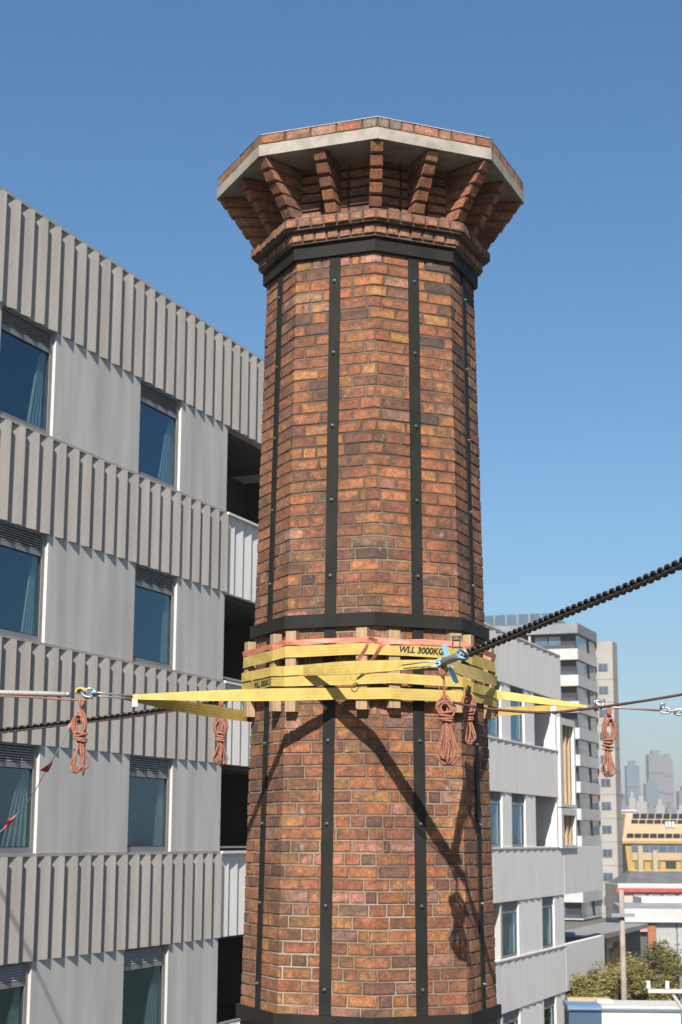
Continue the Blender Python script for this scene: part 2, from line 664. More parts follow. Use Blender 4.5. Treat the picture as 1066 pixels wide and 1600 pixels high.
rb = random.Random(11)
COURSE, JOINT = 0.0985, 0.0125
bricks = []
z = 6.62
ci = 0
prev_joints = []
while z < CZ + 4.99:
    R = shaft_r(z + COURSE / 2)
    side = 2 * R * math.sin(PI8)
    per = 8 * side
    u = rb.uniform(0, 0.22)
    u_end = u + per
    joints = []
    header = (ci % 6 == 2)
    while u < u_end - 0.02:
        for tries in range(6):
            hd = rb.random() < (0.6 if header else 0.13)
            l = rb.gauss(0.130, 0.005) if hd else rb.gauss(0.268, 0.008)
            if rb.random() < 0.05:
                l = rb.uniform(0.06, 0.16)
            # corners are laid with bricks that turn them: no joint right on an arris
            e = (u + l) % side
            bad = min(e, side - e) < 0.03 or any(abs((u + l) - pj) < 0.022 for pj in prev_joints)
            if not bad:
                break
        if u + l > u_end - 0.06:
            l = u_end - u
        bricks.append((R, u, u + l - JOINT, z, ci))
        joints.append(u + l)
        u += l
    prev_joints = joints
    z += COURSE
    ci += 1


def warm_at(z):
    h = z - CZ
    return 1.0 + 0.55 * math.exp(-((h - 2.9) / 0.55) ** 2) - 0.5 * math.exp(-((h - 4.2) / 0.5) ** 2) - 0.45 * math.exp(-((h - 0.5) / 0.45) ** 2) - 0.25 * math.exp(-((h - 1.95) / 0.2) ** 2)


def shows(b):
    R, u0, u1, z, c = b
    p = perim(R, (u0 + u1) / 2)
    side = 2 * R * math.sin(PI8)
    am = (int(((u0 + u1) / 2 % (8 * side)) / side) + 0.5) * 2 * PI8 + CROT
    vis = max(0, math.cos(am))
    zz = z - CZ
    if not (-1.35 < zz < 4.9) or (1.65 < zz < 1.85) or vis < 0.8:
        return 0
    return (u1 - u0) * vis


rank = sorted(range(len(bricks)), key=lambda i: -shows(bricks[i]))
single = set(rank[:300])
rest = MB()
for i, (R, u0, u1, zz, c) in enumerate(bricks):
    tint = pick_tint(rb, max(0.3, min(1.7, warm_at(zz))))
    proud = max(-0.0014, rb.gauss(0, 0.0013))
    h = COURSE - JOINT + rb.uniform(-0.002, 0.002)
    if i in single:
        m1 = MB()
        brick_mb(m1, R, u0, u1, zz, zz + h, proud, tint, rb)
        m1.build('brick', BRICK, chimney)
    else:
        brick_mb(rest, R, u0, u1, zz, zz + h, proud, tint, rb, depth=0.04)
rest.build('brickwork', BRICK, chimney)['kind'] = 'stuff'


# steel hoops and vertical straps
def hoop(z0, z1, off, th, name='steel_band'):
    m = MB()
    for z, o in ((z0, off), (z0, off + th), (z1, off + th), (z1, off)):
        for k in range(8):
            p = corner(shaft_r(z), k, o)
            m.v.append((p.x, p.y, z))
    for r in range(4):
        r2 = (r + 1) % 4
        for k in range(8):
            k2 = (k + 1) % 8
            m.f.append((r * 8 + k, r * 8 + k2, r2 * 8 + k2, r2 * 8 + k))
    o = m.build(name, STEEL, chimney)
    return o


HOOPS = [(CZ + 4.905, CZ + 5.012), (CZ + 1.690, CZ + 1.800), (CZ - 1.475, CZ - 1.365)]
for z0, z1 in HOOPS:
    hb = hoop(z0, z1, 0.011, 0.022)
    # each corner carries a folded cover plate
    for k in range(8):
        m = MB()
        a, c0, b = (perim(shaft_r(z0), k * 2 * shaft_r(z0) * math.sin(PI8) - 0.03, 0.0335), corner(shaft_r(z0), k, 0.0335), perim(shaft_r(z0), k * 2 * shaft_r(z0) * math.sin(PI8) + 0.03, 0.0335))
        zz0, zz1 = z0 + 0.0015, z1 - 0.0015
        a2, c2, b2 = [v * 0.996 for v in (a, c0, b)]
        m.prism([(a.x, a.y), (c0.x, c0.y), (b.x, b.y), (b2.x, b2.y), (c2.x, c2.y), (a2.x, a2.y)], zz0, zz1)
        m.build('corner_plate', STEEL, hb)


def face_frame(k, z, off):
    am = (k + 0.5) * 2 * PI8 + CROT
    nrm = Vector((math.sin(am), -math.cos(am), 0))
    tan = Vector((math.cos(am), math.sin(am), 0))
    return nrm * (shaft_r(z) * math.cos(PI8) + off) + Vector((0, 0, z)), tan, nrm


bolt_mesh = MB()
nb = 6
for (zz, rr) in ((-0.002, 0.0135), (0.011, 0.0135), (0.0115, 0.008), (0.024, 0.008)):
    for k in range(nb):
        a = 2 * math.pi * k / nb
        bolt_mesh.v.append((rr * math.cos(a), rr * math.sin(a), zz))
for r in range(3):
    for k in range(nb):
        bolt_mesh.f.append((r * nb + k, r * nb + (k + 1) % nb, r * nb + nb + (k + 1) % nb, r * nb + nb + k))
bolt_mesh.f.append(tuple(3 * nb + k for k in range(nb)))
bolt_me = bolt_mesh.mesh('bolt')
bolt_me.materials.append(BOLT)
for k in range(8):
    for (za, zb, bz) in ((CZ + 1.802, CZ + 4.903, [4.68, 4.04, 3.40, 2.76, 2.12]), (CZ - 1.363, CZ + 1.688, [1.28, 0.77, 0.11, -0.53, -1.17])):
        m = MB()
        pts = []
        for zq in (za, zb):
            p, t, nr = face_frame(k, zq, 0.004)
            w = 0.0495
            pts += [p - t * w, p - t * w + nr * 0.009, p + t * w + nr * 0.009, p + t * w]
        m.hexa([pts[1], pts[2], pts[3], pts[0], pts[5], pts[6], pts[7], pts[4]])
        st = m.build('steel_strap', STEEL, chimney)
        for h in bz:
            p, t, nr = face_frame(k, CZ + h, 0.013)
            bo = obj('bolt', bolt_me, None, st)
            bo.rotation_euler = nr.to_track_quat('Z', 'Y').to_euler()
            bo.location = p
# a small gusset where straps meet the top hoop is part of the strap above

# corbel courses under the crown: each brick is a part
rc = random.Random(5)


def ring_course(name, R, z0, z1, n_per_side, depth, proud_j=0.004):
    side = 2 * R * math.sin(PI8)
    for k in range(8):
        for i in range(n_per_side):
            u0 = k * side + side * i / n_per_side
            u1 = k * side + side * (i + 1) / n_per_side
            if i == 0:
                u0 += 0.0
            m = MB()
            g_ = 0.006
            c = pick_tint(rc, 1.3)
            c = tuple(0.55 * a + 0.45 * b for a, b in zip(c, (0.20, 0.10, 0.068)))
            brick_mb(m, R, u0 + g_, u1 - g_, z0, z1, rc.uniform(-proud_j, proud_j), c, rc, c=0.007, depth=depth)
            m.build(name, BRICK, chimney)


def core_ring(R, z0, z1, material, name):
    m = MB()
    m.prism([(corner(R, k).x, corner(R, k).y) for k in range(8)], z0, z1)
    return m.build(name, material, chimney)


core_ring(1.005, CZ + 5.030, CZ + 5.139, MORTAR, 'mortar_bed')
ring_course('corbel_brick', 1.022, CZ + 5.048, CZ + 5.128, 7, 0.05)
core_ring(1.068, CZ + 5.141, CZ + 5.250, MORTAR, 'mortar_bed')
ring_course('corbel_brick', 1.092, CZ + 5.158, CZ + 5.238, 7, 0.09)
# drum courses behind the brackets
zc = CZ + 5.256
while zc < CZ + 5.70:
    ring_course('drum_brick', 0.962, zc, zc + 0.072, 3, 0.04)
    zc += 0.0845

# crown slab, brick edging and lime topping
slab_bot, slab_top = CZ + 5.728, CZ + 5.829
CR = 1.413
m = MB()
pts0 = [corner(CR, k) for k in range(8)]
m.prism([(p.x, p.y) for p in pts0], slab_bot, slab_top)
m.build('crown_slab', CAPCON, chimney)
core_ring(CR - 0.022, slab_top + 0.002, slab_top + 0.093, MORTAR, 'mortar_bed')
rc2 = random.Random(21)
side = 2 * (CR - 0.006) * math.sin(PI8)
for k in range(8):
    u = k * side
    while u < (k + 1) * side - 0.01:
        l = rc2.choice((0.115, 0.115, 0.118, 0.235)) if k in (0, 1) else rc2.choice((0.115, 0.235, 0.235))
        if (k + 1) * side - (u + l) < 0.07:
            l = (k + 1) * side - u
        m = MB()
        c = pick_tint(rc2, 1.5)
        mixw = rc2.choice((0.1, 0.35, 0.6))
        c = tuple((1 - mixw) * a + mixw * b for a, b in zip(c, (0.23, 0.13, 0.095)))
        if abs(u - 0.0) < 0.12 or abs(u - 8 * side) < 0.12 or (k == 7 and u + l > 8 * side - 0.1):
            c = (0.12, 0.095, 0.07)
        brick_mb(m, CR - 0.006, u + 0.005, u + l - 0.005, slab_top + 0.005, slab_top + 0.090, rc2.uniform(-0.003, 0.003), c, rc2, c=0.006, depth=0.08)
        m.build('edging_brick', BRICK, chimney)
        u += l
m = MB()
lime = []
for (zz, rr) in ((slab_top + 0.094, CR - 0.006), (slab_top + 0.102, CR - 0.014), (slab_top + 0.15, CR - 0.45)):
    for k in range(8):
        p = corner(rr, k)
        m.v.append((p.x, p.y, zz))
for r in range(2):
    for k in range(8):
        m.f.append((r * 8 + k, r * 8 + (k + 1) % 8, r * 8 + 8 + (k + 1) % 8, r * 8 + 8 + k))
m.f.append(tuple(16 + k for k in range(8)))
m.f.append(tuple(range(7, -1, -1)))
m.build('lime_topping', mat('lime_mortar', (0.413, 0.375, 0.345), (0.540, 0.510, 0.473), 12, 0.9, 0.3, 60), chimney)

# sixteen raking brackets, one at each arris and one at the middle of each face
for j in range(16):
    a = j * PI8 + CROT
    rad = Vector((math.sin(a), -math.cos(a), 0))
    tan = Vector((math.cos(a), math.sin(a), 0))
    on_arris = (j % 2 == 0)
    k_out = 1.0 if on_arris else math.cos(PI8)
    r_top, r_bot = 1.392 * k_out, 1.050 * k_out
    r_in = 0.93 * k_out
    zb0, zb1 = CZ + 5.253, slab_bot - 0.002
    hw = 0.054
    core = MB()

    def rk(z):
        return r_bot + (r_top - r_bot) * (z - zb0) / (zb1 - zb0)
    cpts = []
    for zq in (zb0, zb1):
        ro = rk(zq) - 0.03
        cpts += [rad * r_in - tan * (hw - .008) + Vector((0, 0, zq)), rad * ro - tan * (hw - .008) + Vector((0, 0, zq)), rad * ro + tan * (hw - .008) + Vector((0, 0, zq)), rad * r_in + tan * (hw - .008) + Vector((0, 0, zq))]
    core.hexa(cpts)
    br = core.build('bracket', mat('soot_mortar', (0.07, 0.055, 0.045), (0.16, 0.125, 0.10), 20, 0.95, 0.4, 80), chimney)
    ncs = 5
    for i in range(ncs):
        q0 = zb0 + (zb1 - zb0) * i / ncs + 0.009
        q1 = zb0 + (zb1 - zb0) * (i + 1) / ncs - 0.009
        jit = rc.uniform(-0.004, 0.004)
        c = pick_tint(rc, 1.6)
        c = tuple(0.6 * x + 0.4 * y for x, y in zip(c, (0.19, 0.07, 0.037)))
        mbk = MB()
        ch = 0.006
        ring = []
        # five rings up the brick give it chamfered edges on the raking face
        for (zq, ins) in ((q0, ch), (q0 + ch, 0), (q1 - ch, 0), (q1, ch)):
            zm = (q0 + q1) / 2
            ro = rk(zm) + (zq - zm) * (r_top - r_bot) / (zb1 - zb0) * 0.86 + jit - ins
            w_ = hw - ins + jit * 0.4
            base = Vector((0, 0, zq))
            ring.append([rad * (r_in + 0.01) - tan * w_ + base, rad * (ro - ch) - tan * w_ + base, rad * ro - tan * (w_ - ch) + base,
                         rad * ro + tan * (w_ - ch) + base, rad * (ro - ch) + tan * w_ + base, rad * (r_in + 0.01) + tan * w_ + base])
        for rg in ring:
            for v in rg:
                v2 = v + Vector((rc.uniform(-1, 1), rc.uniform(-1, 1), rc.uniform(-1, 1))) * 0.0015
                mbk.v.append(tuple(v2))
                mbk.t.append(c)
        for r in range(3):
            for q in range(6):
                mbk.f.append((r * 6 + q, r * 6 + (q + 1) % 6, r * 6 + 6 + (q + 1) % 6, r * 6 + 6 + q))
        mbk.f.append((5, 4, 3, 2, 1, 0))
        mbk.f.append(tuple(18 + q for q in range(6)))
        mbk.build('brick', BRICK, br)
# ------------------------------------------------------------------ apartment building
ANG = R_(69.06215)
DV = Vector((math.cos(ANG), math.sin(ANG), 0))       # along the facade, away from the camera
NV = Vector((-math.sin(ANG), math.cos(ANG), 0))      # into the building
V0 = 30.0
base = NV * 13.0 + DV * V0
apartment = thing('apartment_building', 'grey concrete apartment building with pleated panel bands and recessed balconies behind chimney', 'building', (base.x, base.y, 0), ANG)


def lb(v0, v1, y0, y1, z0, z1, m=None):
    """box in facade coordinates (z relative to the eye)"""
    m = m or MB()
    return m.quad_box(v0 - V0, v1 - V0, y0, y1, z0 + CZ, z1 + CZ)


BANDS = [(7.659, 9.398), (4.478, 6.003), (1.314, 2.834), (-1.772, -0.252), (-4.805, -3.352), (-7.9, -6.45)]
CREST, RECESS, WALLY = 0.0, 0.10, 0.050


def pleats(v0, v1, n, z0, z1, rev, back=0.24, rec=RECESS, material=None, yo=0.0):
    m = MB()
    w = (v1 - v0) / n
    g_ = 0.012
    for i in range(n):
        a, b = v0 + i * w, v0 + (i + 1) * w
        if i == 0:
            a += g_
        if i == n - 1:
            b -= g_ * 0.3
        ya, yb = (CREST, rec) if rev else (rec, CREST)
        m.prism([(a - V0, ya + yo), (b - V0, yb + yo), (b - V0, back), (a - V0, back)], z0 + CZ, z1 + CZ)
    o = m.build('pleated_panel', material or PLEAT, apartment)
    # flat cap along the head of the panel
    c = MB()
    lb(v0 + g_, v1 - 0.004, 0.0 if rev or yo else 0.03, back + 0.02, z1 + 0.001, z1 + 0.045, c)
    c.build('panel_cap', material or PLEAT, o)
    return o


for bi, (z0, z1) in enumerate(BANDS):
    zt = z1 - 0.046
    segA = [(8.58, 12.94, 11), (12.94, 17.30, 11), (17.30, 21.66, 11), (21.66, 28.06, 16)]
    if bi == 0:
        segA = segA + [(28.06, 33.26, 13)]
    for a, b, n in segA:
        pleats(a, b, n, z0, zt, False)
    if bi > 0:
        x = 28.07
        for n in (10, 11, 11, 11, 12, 12):
            x2 = min(54.5, x + n * 0.3945) if n != 12 or x < 45 else 54.5
            pleats(x, x2, n, z0, zt, False, 0.19, 0.055 if x < 30 else 0.028, PALE, 0.05 if x < 30 else 0.012)
            x = x2
            if x >= 54.4:
                break
    # the solid behind the bands
    hi_end = 33.2 if bi == 0 else 28.06
    m = MB()
    lb(8.6, hi_end - 0.02, 0.242, 1.9, z0 + 0.004, zt - 0.002, m)
    m.build('floor_edge', CONC, apartment)
    if bi > 0:
        m = MB()
        lb(28.1, 54.45, 0.45, 1.9, z0 + 0.004, z0 + 0.42, m)
        lb(32.0, 50.9, 0.192, 0.448, z0 + 0.006, zt - 0.002, m)
        m.build('floor_edge', CONC, apartment)
    if bi in (3, 4):
        m = MB()
        lb(54.515, 60.33, 0.01, 0.2, z0, z1, m)
        m.build('parapet_panel', PALE, apartment)
        m = MB()
        lb(54.46, 60.1, 0.45, 6.0, z0 + 0.003, z0 + 0.33, m)
        m.build('balcony_slab', SMOOTH, apartment)

wall_v = {0: [(8.6, 11.43), (12.99, 15.79), (17.35, 20.15), (21.71, 24.52), (26.09, 28.06)]}


def wall_panel(a, b, z0, z1, y0=WALLY, y1=0.3):
    material = PALEW if a > 31 else CONC
    m = MB()
    lb(a, b, y0, y1, z0, z1, m)
    return m.build('wall_panel', material, apartment)


def window(a, b, z0, z1, curtain=0.3, seed=0, deep=1.5):
    """aluminium window with louvre head; returns the frame"""
    rw = random.Random(seed)
    m = MB()
    y0, y1 = 0.100, 0.160
    lh = 0.27
    lb(a, a + 0.05, y0, y1, z0, z1, m)
    lb(b - 0.085, b, y0, y1, z0, z1, m)
    lb(a + 0.05, b - 0.085, y0 + 0.003, y1, z0, z0 + 0.085, m)
    lb(a + 0.05, b - 0.085, y0 + 0.003, y1, z1 - lh - 0.075, z1 - lh, m)
    lb(a + 0.05, b - 0.085, y0 + 0.003, y1, z1 - 0.03, z1, m)
    fr = m.build('window', ALU, apartment)
    m = MB()
    n = 6
    for i in range(n):
        zz = z1 - lh + 0.012 + i * (lh - 0.045) / n
        m.hexa([(a + .052 - V0, y0 + .004, zz + CZ), (b - .087 - V0, y0 + .004, zz + CZ), (b - .087 - V0, y0 + .05, zz + .022 + CZ), (a + .052 - V0, y0 + .05, zz + .022 + CZ),
                (a + .052 - V0, y0 + .004, zz + .006 + CZ), (b - .087 - V0, y0 + .004, zz + .006 + CZ), (b - .087 - V0, y0 + .05, zz + .028 + CZ), (a + .052 - V0, y0 + .05, zz + .028 + CZ)])
    m.build('louvre', LOUV, fr)['kind'] = 'stuff'
    m = MB()
    lb(a + 0.048, b - 0.083, y0 + 0.03, y0 + 0.038, z0 + 0.08, z1 - lh - 0.07, m)
    m.build('pane', GLASS, fr)
    # gasket line round the pane
    m = MB()
    zb, zt = z0 + 0.0851, z1 - lh - 0.0751
    lb(a + 0.0501, a + 0.062, y0 + .012, y0 + .029, zb, zt, m)
    lb(b - 0.097, b - 0.0851, y0 + .012, y0 + .029, zb, zt, m)
    lb(a + 0.063, b - 0.098, y0 + .012, y0 + .029, zb, zb + .012, m)
    lb(a + 0.063, b - 0.098, y0 + .012, y0 + .029, zt - .012, zt, m)
    m.build('gasket', PRINT, fr)
    # the room behind
    m = MB()
    X0, X1, Y0, Y1, Z0, Z1 = a - 0.3 - V0, b + 0.5 - V0, 0.32, deep + 0.3, z0 - 0.02 + CZ, z1 + 0.02 + CZ
    m.v = [(X0, Y0, Z0), (X1, Y0, Z0), (X1, Y1, Z0), (X0, Y1, Z0), (X0, Y0, Z1), (X1, Y0, Z1), (X1, Y1, Z1), (X0, Y1, Z1)]
    m.f = [(0, 1, 2, 3), (7, 6, 5, 4), (3, 2, 6, 7), (0, 3, 7, 4), (1, 5, 6, 2)]
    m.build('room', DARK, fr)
    if curtain:
        m = MB()
        n = 22
        for i in range(n):
            t = i / (n - 1)
            xb = b - 0.09 - curtain * (1 - t)
            xt = b - 0.09 - 0.06 * (1 - t)
            yy = 0.20 + 0.02 * math.sin(t * 26 + seed)
            m.v += [(xb - V0, yy, z0 + 0.06 + CZ), (0.45 * xb + 0.55 * xt - V0 + 0.0, yy, z0 + 0.75 * (z1 - z0) + CZ - 0.3), (xt - V0, yy, z1 - 0.3 + CZ)]
        for i in range(n - 1):
            for r in range(2):
                m.f.append((i * 3 + r, i * 3 + 3 + r, i * 3 + 4 + r, i * 3 + 1 + r))
        m.build('curtain', CURT, fr, True)
    return fr


zones = []                       # wall zones between the bands: (floor z, head z)
for i in range(len(BANDS) - 1):
    zones.append((BANDS[i + 1][1], BANDS[i][0]))
for zi, (z0, z1) in enumerate(zones):
    for a, b in wall_v[0]:
        wall_panel(a, b, z0 + 0.002, z1 - 0.002)
    for wi, (a, b) in enumerate(((11.43, 12.99), (15.79, 17.35), (20.15, 21.71), (24.52, 26.09))):
        window(a, b, z0, z1, (0.34, 0.55, 0.22, 0.66, 0.42, 0.30, 0.48)[(zi * 3 + wi * 2) % 7], zi * 7 + wi)
    # balcony recess after the wall: side and back walls, recess shade put into their colour
    m = MB()
    lb(27.9, 28.055, 0.302, 1.9, z0 + 0.002, z1 - 0.002, m)
    m.build('side_wall', VOID, apartment)
    m = MB()
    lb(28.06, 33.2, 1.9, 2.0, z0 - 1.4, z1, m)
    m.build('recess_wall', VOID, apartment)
    m = MB()
    lb(32.0 if zi else 33.0, 32.2 if zi else 33.2, 0.305, 1.899, z0 + 0.002, z1 - 0.002, m)
    m.build('side_wall', VOID, apartment)
    m = MB()
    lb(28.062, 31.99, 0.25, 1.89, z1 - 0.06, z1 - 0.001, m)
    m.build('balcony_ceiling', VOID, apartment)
    for q in range(4):           # balcony door joints
        m = MB()
        lb(28.2 + q * 0.95, 28.26 + q * 0.95, 1.86, 1.899, z0 + 0.02, z1 - 0.02, m)
        m.build('door_frame', VOID, apartment)
    if zi > 0:
        m = MB()
        lb(28.1, 31.9, 0.10, 0.14, z0 + 0.05, z0 + 0.085, m)
        m.build('hand_rail', CHROME, apartment)
    if zi == 0:
        continue
    zlow = zi >= 3
    if not zlow:
        wall_panel(32.0, 45.62, z0 + .002, z1 - .002)
        window(45.62, 47.2, z0, z1, 0.5, zi * 11 + 1)
        wall_panel(47.2, 48.25, z0 + .002, z1 - .002)
        window(48.25, 49.83, z0, z1, 0.3, zi * 11 + 2)
        wall_panel(49.83, 51.05, z0 + .002, z1 - .002)
        m = MB()
        lb(53.75, 54.5, WALLY, 2.4, z0 + .002, z1 - .002, m)
        m.build('end_wall', PALE, apartment)
        m = MB()
        lb(51.05, 53.75, 2.4, 2.5, z0 - 1.4, z1, m)
        m.build('recess_wall', VOID, apartment)
    else:
        wall_panel(32.0, 43.0, z0 + .002, z1 - .002)
        m = MB()
        lb(43.0, 46.9, 2.2, 2.3, z0 - 1.4, z1, m)
        m.build('recess_wall', VOID, apartment)
        m = MB()
        lb(46.9, 47.08, WALLY + 0.01, 2.2, z0 + .002, z1 - .002, m)
        m.build('side_wall', SMOOTH, apartment)
        window(47.2, 48.85, z0, z1, 0.5, zi * 13 + 1)
        wall_panel(48.85, 51.65, z0 + .002, z1 - .002)
        window(51.65, 53.2, z0, z1, 0.0 if zi == 3 else 0.3, zi * 13 + 2)
        wall_panel(53.2, 54.55, z0 + .002, z1 - .002)
        m = MB()
        lb(54.4, 54.56, 0.302, 5.0, z0 + .002, z1 - .002, m)
        m.build('end_wall', PALE, apartment)

# bulk of the building behind the facade and the flat roofs
m = MB()
lb(8.6, 33.2, 2.02, 14.0, -CZ, 9.1, m)
m.build('building_core', CONC, apartment)
m = MB()
lb(33.2, 54.4, 2.52, 14.0, -CZ, 5.7, m)
m.build('building_core', CONC, apartment)
m = MB()
lb(33.24, 54.45, 0.2, 14.0, 5.72, 5.8, m)
m.build('roof', SMOOTH, apartment)
m = MB()
lb(8.6, 33.2, 0.25, 14.0, 9.12, 9.2, m)
m.build('roof', SMOOTH, apartment)
m = MB()
lb(8.6, 54.4, 0.06, 2.0, -CZ, -7.91, m)
m.build('base_wall', CONC, apartment)

# white framed bays with timber screens at the far end
BEIGE = mat('timber_screen', (0.42, 0.30, 0.17), (0.55, 0.41, 0.25), 3, 0.8, stretch=(6, 6, 0.4))
for (z0, z1) in ((1.02, 3.92), (-0.30, 0.98)):
    m = MB()
    lb(54.0, 54.3, -0.05, 0.5, z0, z1, m)
    lb(56.0, 56.2, -0.05, 0.5, z0, z1, m)
    lb(54.302, 55.998, -0.05, 0.5, z1 - 0.22, z1, m)
    lb(54.302, 55.998, -0.05, 0.5, z0, z0 + 0.10, m)
    fr = m.build('screen_frame', WHITE, apartment)
    for q in range(6):
        m = MB()
        a = 54.34 + q * 0.28
        off = 0.0 if q % 2 else 0.12
        lb(a, a + 0.23, 0.05 + off, 0.16 + off, z0 + 0.102 + (0.25 if q % 3 == 1 else 0), z1 - 0.222, m)
        m.build('screen_panel', BEIGE, fr)
    m = MB()
    lb(54.302, 55.998, 0.46, 0.498, z0 + .101, z1 - .221, m)
    m.build('screen_back', VOID, fr)

# ------------------------------------------------------------------ rigging round the chimney
# timber packers stand between the shaft and the slings; two to a face
PACK = {6: (-0.33, 0.275), 7: (-0.315, 0.305), 0: (-0.245, 0.315), 1: (-0.30, 0.30)}
PDEP = 0.072
ordinal = ['first', 'second', 'third', 'fourth', 'fifth', 'sixth', 'seventh', 'eighth']
rp_ = random.Random(3)
pk = 0
for k in (6, 7, 0, 1):
    for s_ in PACK[k]:
        z0 = CZ + 1.015 + rp_.uniform(-0.012, 0.012)
        z1 = CZ + 1.655 + rp_.uniform(-0.02, 0.012)
        hw = rp_.uniform(0.044, 0.052)
        p, t, nr = face_frame(k, CZ + 1.3, 0.012)
        org = Vector((CX, CY, 0)) + p + t * s_
        org.z = z0
        m = MB()
        hgt = z1 - z0
        c_ = 0.004
        prof = [(-hw, 0.0), (-hw, -PDEP + c_), (-hw + c_, -PDEP), (hw - c_, -PDEP), (hw, -PDEP + c_), (hw, 0.0)]
        m.prism([(x, y) for x, y in reversed(prof)][::-1], 0, hgt)
        o = m.build('timber_packer', TIMBER)
        o.location = org
        o.rotation_euler = (0, 0, math.atan2(t.y, t.x))
        tag(o, ordinal[pk] + ' upright pine packer from the left, wedged under the yellow slings', 'timber block', 'timber packers round the chimney')
        pk += 1


def hull(k, s_, z, layer):
    p, t, nr = face_frame(k, z, 0.012 + PDEP + 0.002 + layer * 0.0055)
    return Vector((CX, CY, 0)) + p + t * s_, nr


rsl = random.Random(61)


def hull_ring(zf, layer, faces, hw=0.046, start=None, end=None):
    """ribbon samples round the packers over a list of faces"""
    out = []
    for k in faces:
        a, b = PACK.get(k, (-0.30, 0.30))
        for s_, first in ((a - 0.045, True), (a + 0.2 * (b - a), False), (a + 0.8 * (b - a), False), (b + 0.045, False)):
            am = (k + 0.5) * 2 * PI8 + CROT
            z = zf(k, s_)
            p, nr = hull(k, s_, CZ + z, layer)
            zj = rsl.uniform(-0.004, 0.004)
            out.append((p + Vector((0, 0, zj)), Vector((0, 0, hw)) + nr * rsl.uniform(-0.006, 0.004), nr))
    return out


def lettering(text, parent, centre, tan, nrm, height, shear=0.25, up=None):
    cu = bpy.data.curves.new('lettering', 'FONT')
    cu.body = text
    cu.size = height * 1.38
    cu.align_x = 'CENTER'
    cu.align_y = 'CENTER'
    cu.shear = shear
    cu.offset = height * 0.035
    cu.extrude = 0.0006
    tmp = bpy.data.objects.new('lettering_curve', cu)
    COL.objects.link(tmp)
    dg = bpy.context.evaluated_depsgraph_get()
    me = bpy.data.meshes.new_from_object(tmp.evaluated_get(dg))
    bpy.data.objects.remove(tmp)
    me.name = 'lettering'
    me.materials.clear()
    o = obj('lettering', me, PRINT, parent)
    up = up or Vector((0, 0, 1))
    up = (up - tan * up.dot(tan)).normalized()
    mt = Matrix((tan, up, tan.cross(up))).transposed().to_4x4()
    mt.translation = centre - (parent.location if parent else Vector())
    o.matrix_local = mt
    return o


def local_build(m, name, material, origin, smooth=False):
    m.v = [tuple(Vector(v) - Vector(origin)) for v in m.v]
    o = m.build(name, material, None, smooth)
    o.location = origin
    return o


# top sling: a closed turn with the load print
ringF = [6, 7, 0, 1, 2, 3, 4, 5]
ztop = lambda k, s_: {6: 1.475, 7: 1.492, 0: 1.49 + 0.0 * s_, 1: 1.45}.get(k, 1.44)
m = MB()
m.ribbon(hull_ring(ztop, 1, ringF, 0.046), 0.005, True)
top_sling = local_build(m, 'webbing_sling', YELLOW, (CX, CY, CZ + 1.49))
tag(top_sling, 'topmost yellow webbing sling lashed flat round the chimney, load print at front', 'sling', 'yellow lifting slings')
pc, t0, n0 = face_frame(0, CZ + 1.49, 0.012 + PDEP + 0.002 + 0.0055 + 0.0068)
lettering('WLL 3000KG', top_sling, Vector((CX, CY, 0)) + pc + t0 * -0.015 + Vector((0, 0, 0.004)), t0, n0, 0.052)

# orange ratchet strap above it, slightly twisted
m = MB()
smp = []
rr_ = random.Random(9)
for k in ringF:
    a, b = PACK.get(k, (-0.3, 0.3))
    for s_ in (a - .045, a + .1, 0.0, b - .1, b + .045):
        z = {6: 1.55, 7: 1.568, 0: 1.562, 1: 1.545}.get(k, 1.53) + rr_.uniform(-0.006, 0.006)
        p, nr = hull(k, s_, CZ + z, 2)
        tw = rr_.uniform(-0.5, 0.5) if k in (7, 0) else 0.2
        h_ = Vector((0, 0, 1)) * math.cos(tw) + nr * math.sin(tw)
        smp.append((p + nr * 0.012 * abs(math.sin(tw)), h_ * 0.022, nr))
m.ribbon(smp, 0.003, True)
ratchet = local_build(m, 'ratchet_strap', ORANGE, (CX, CY, CZ + 1.56))
tag(ratchet, 'orange ratchet strap tied round the chimney above the yellow slings', 'strap')
# loose tail hanging in a loop
m = MB()
tail_px = [(590, 1002), (577, 998), (572, 1012), (561, 1030), (557, 1038), (566, 1039), (579, 1034), (589, 1020), (597, 1008), (612, 1003), (640, 1005)]
tp = [at(x, y, 13.30 - 0.03 * math.sin(i * 0.9)) for i, (x, y) in enumerate(tail_px)]
sp_ = smooth_path(tp, 44)
rib = []
for i, p in enumerate(sp_):
    t = (sp_[min(i + 1, 43)] - sp_[max(i - 1, 0)]).normalized()
    w = t.cross(Vector((0.25, 1, 0.1))).normalized()
    tw = 0.9 * math.sin(i * 0.16 + 0.3)
    w = (w * math.cos(tw) + Vector((0, 1, 0)) * math.sin(tw)).normalized()
    rib.append((p - Vector((CX, CY, CZ + 1.56)), w * 0.018, t.cross(w).normalized()))
m.ribbon(rib, 0.003)
m.build('loose_tail', ORANGE, ratchet)
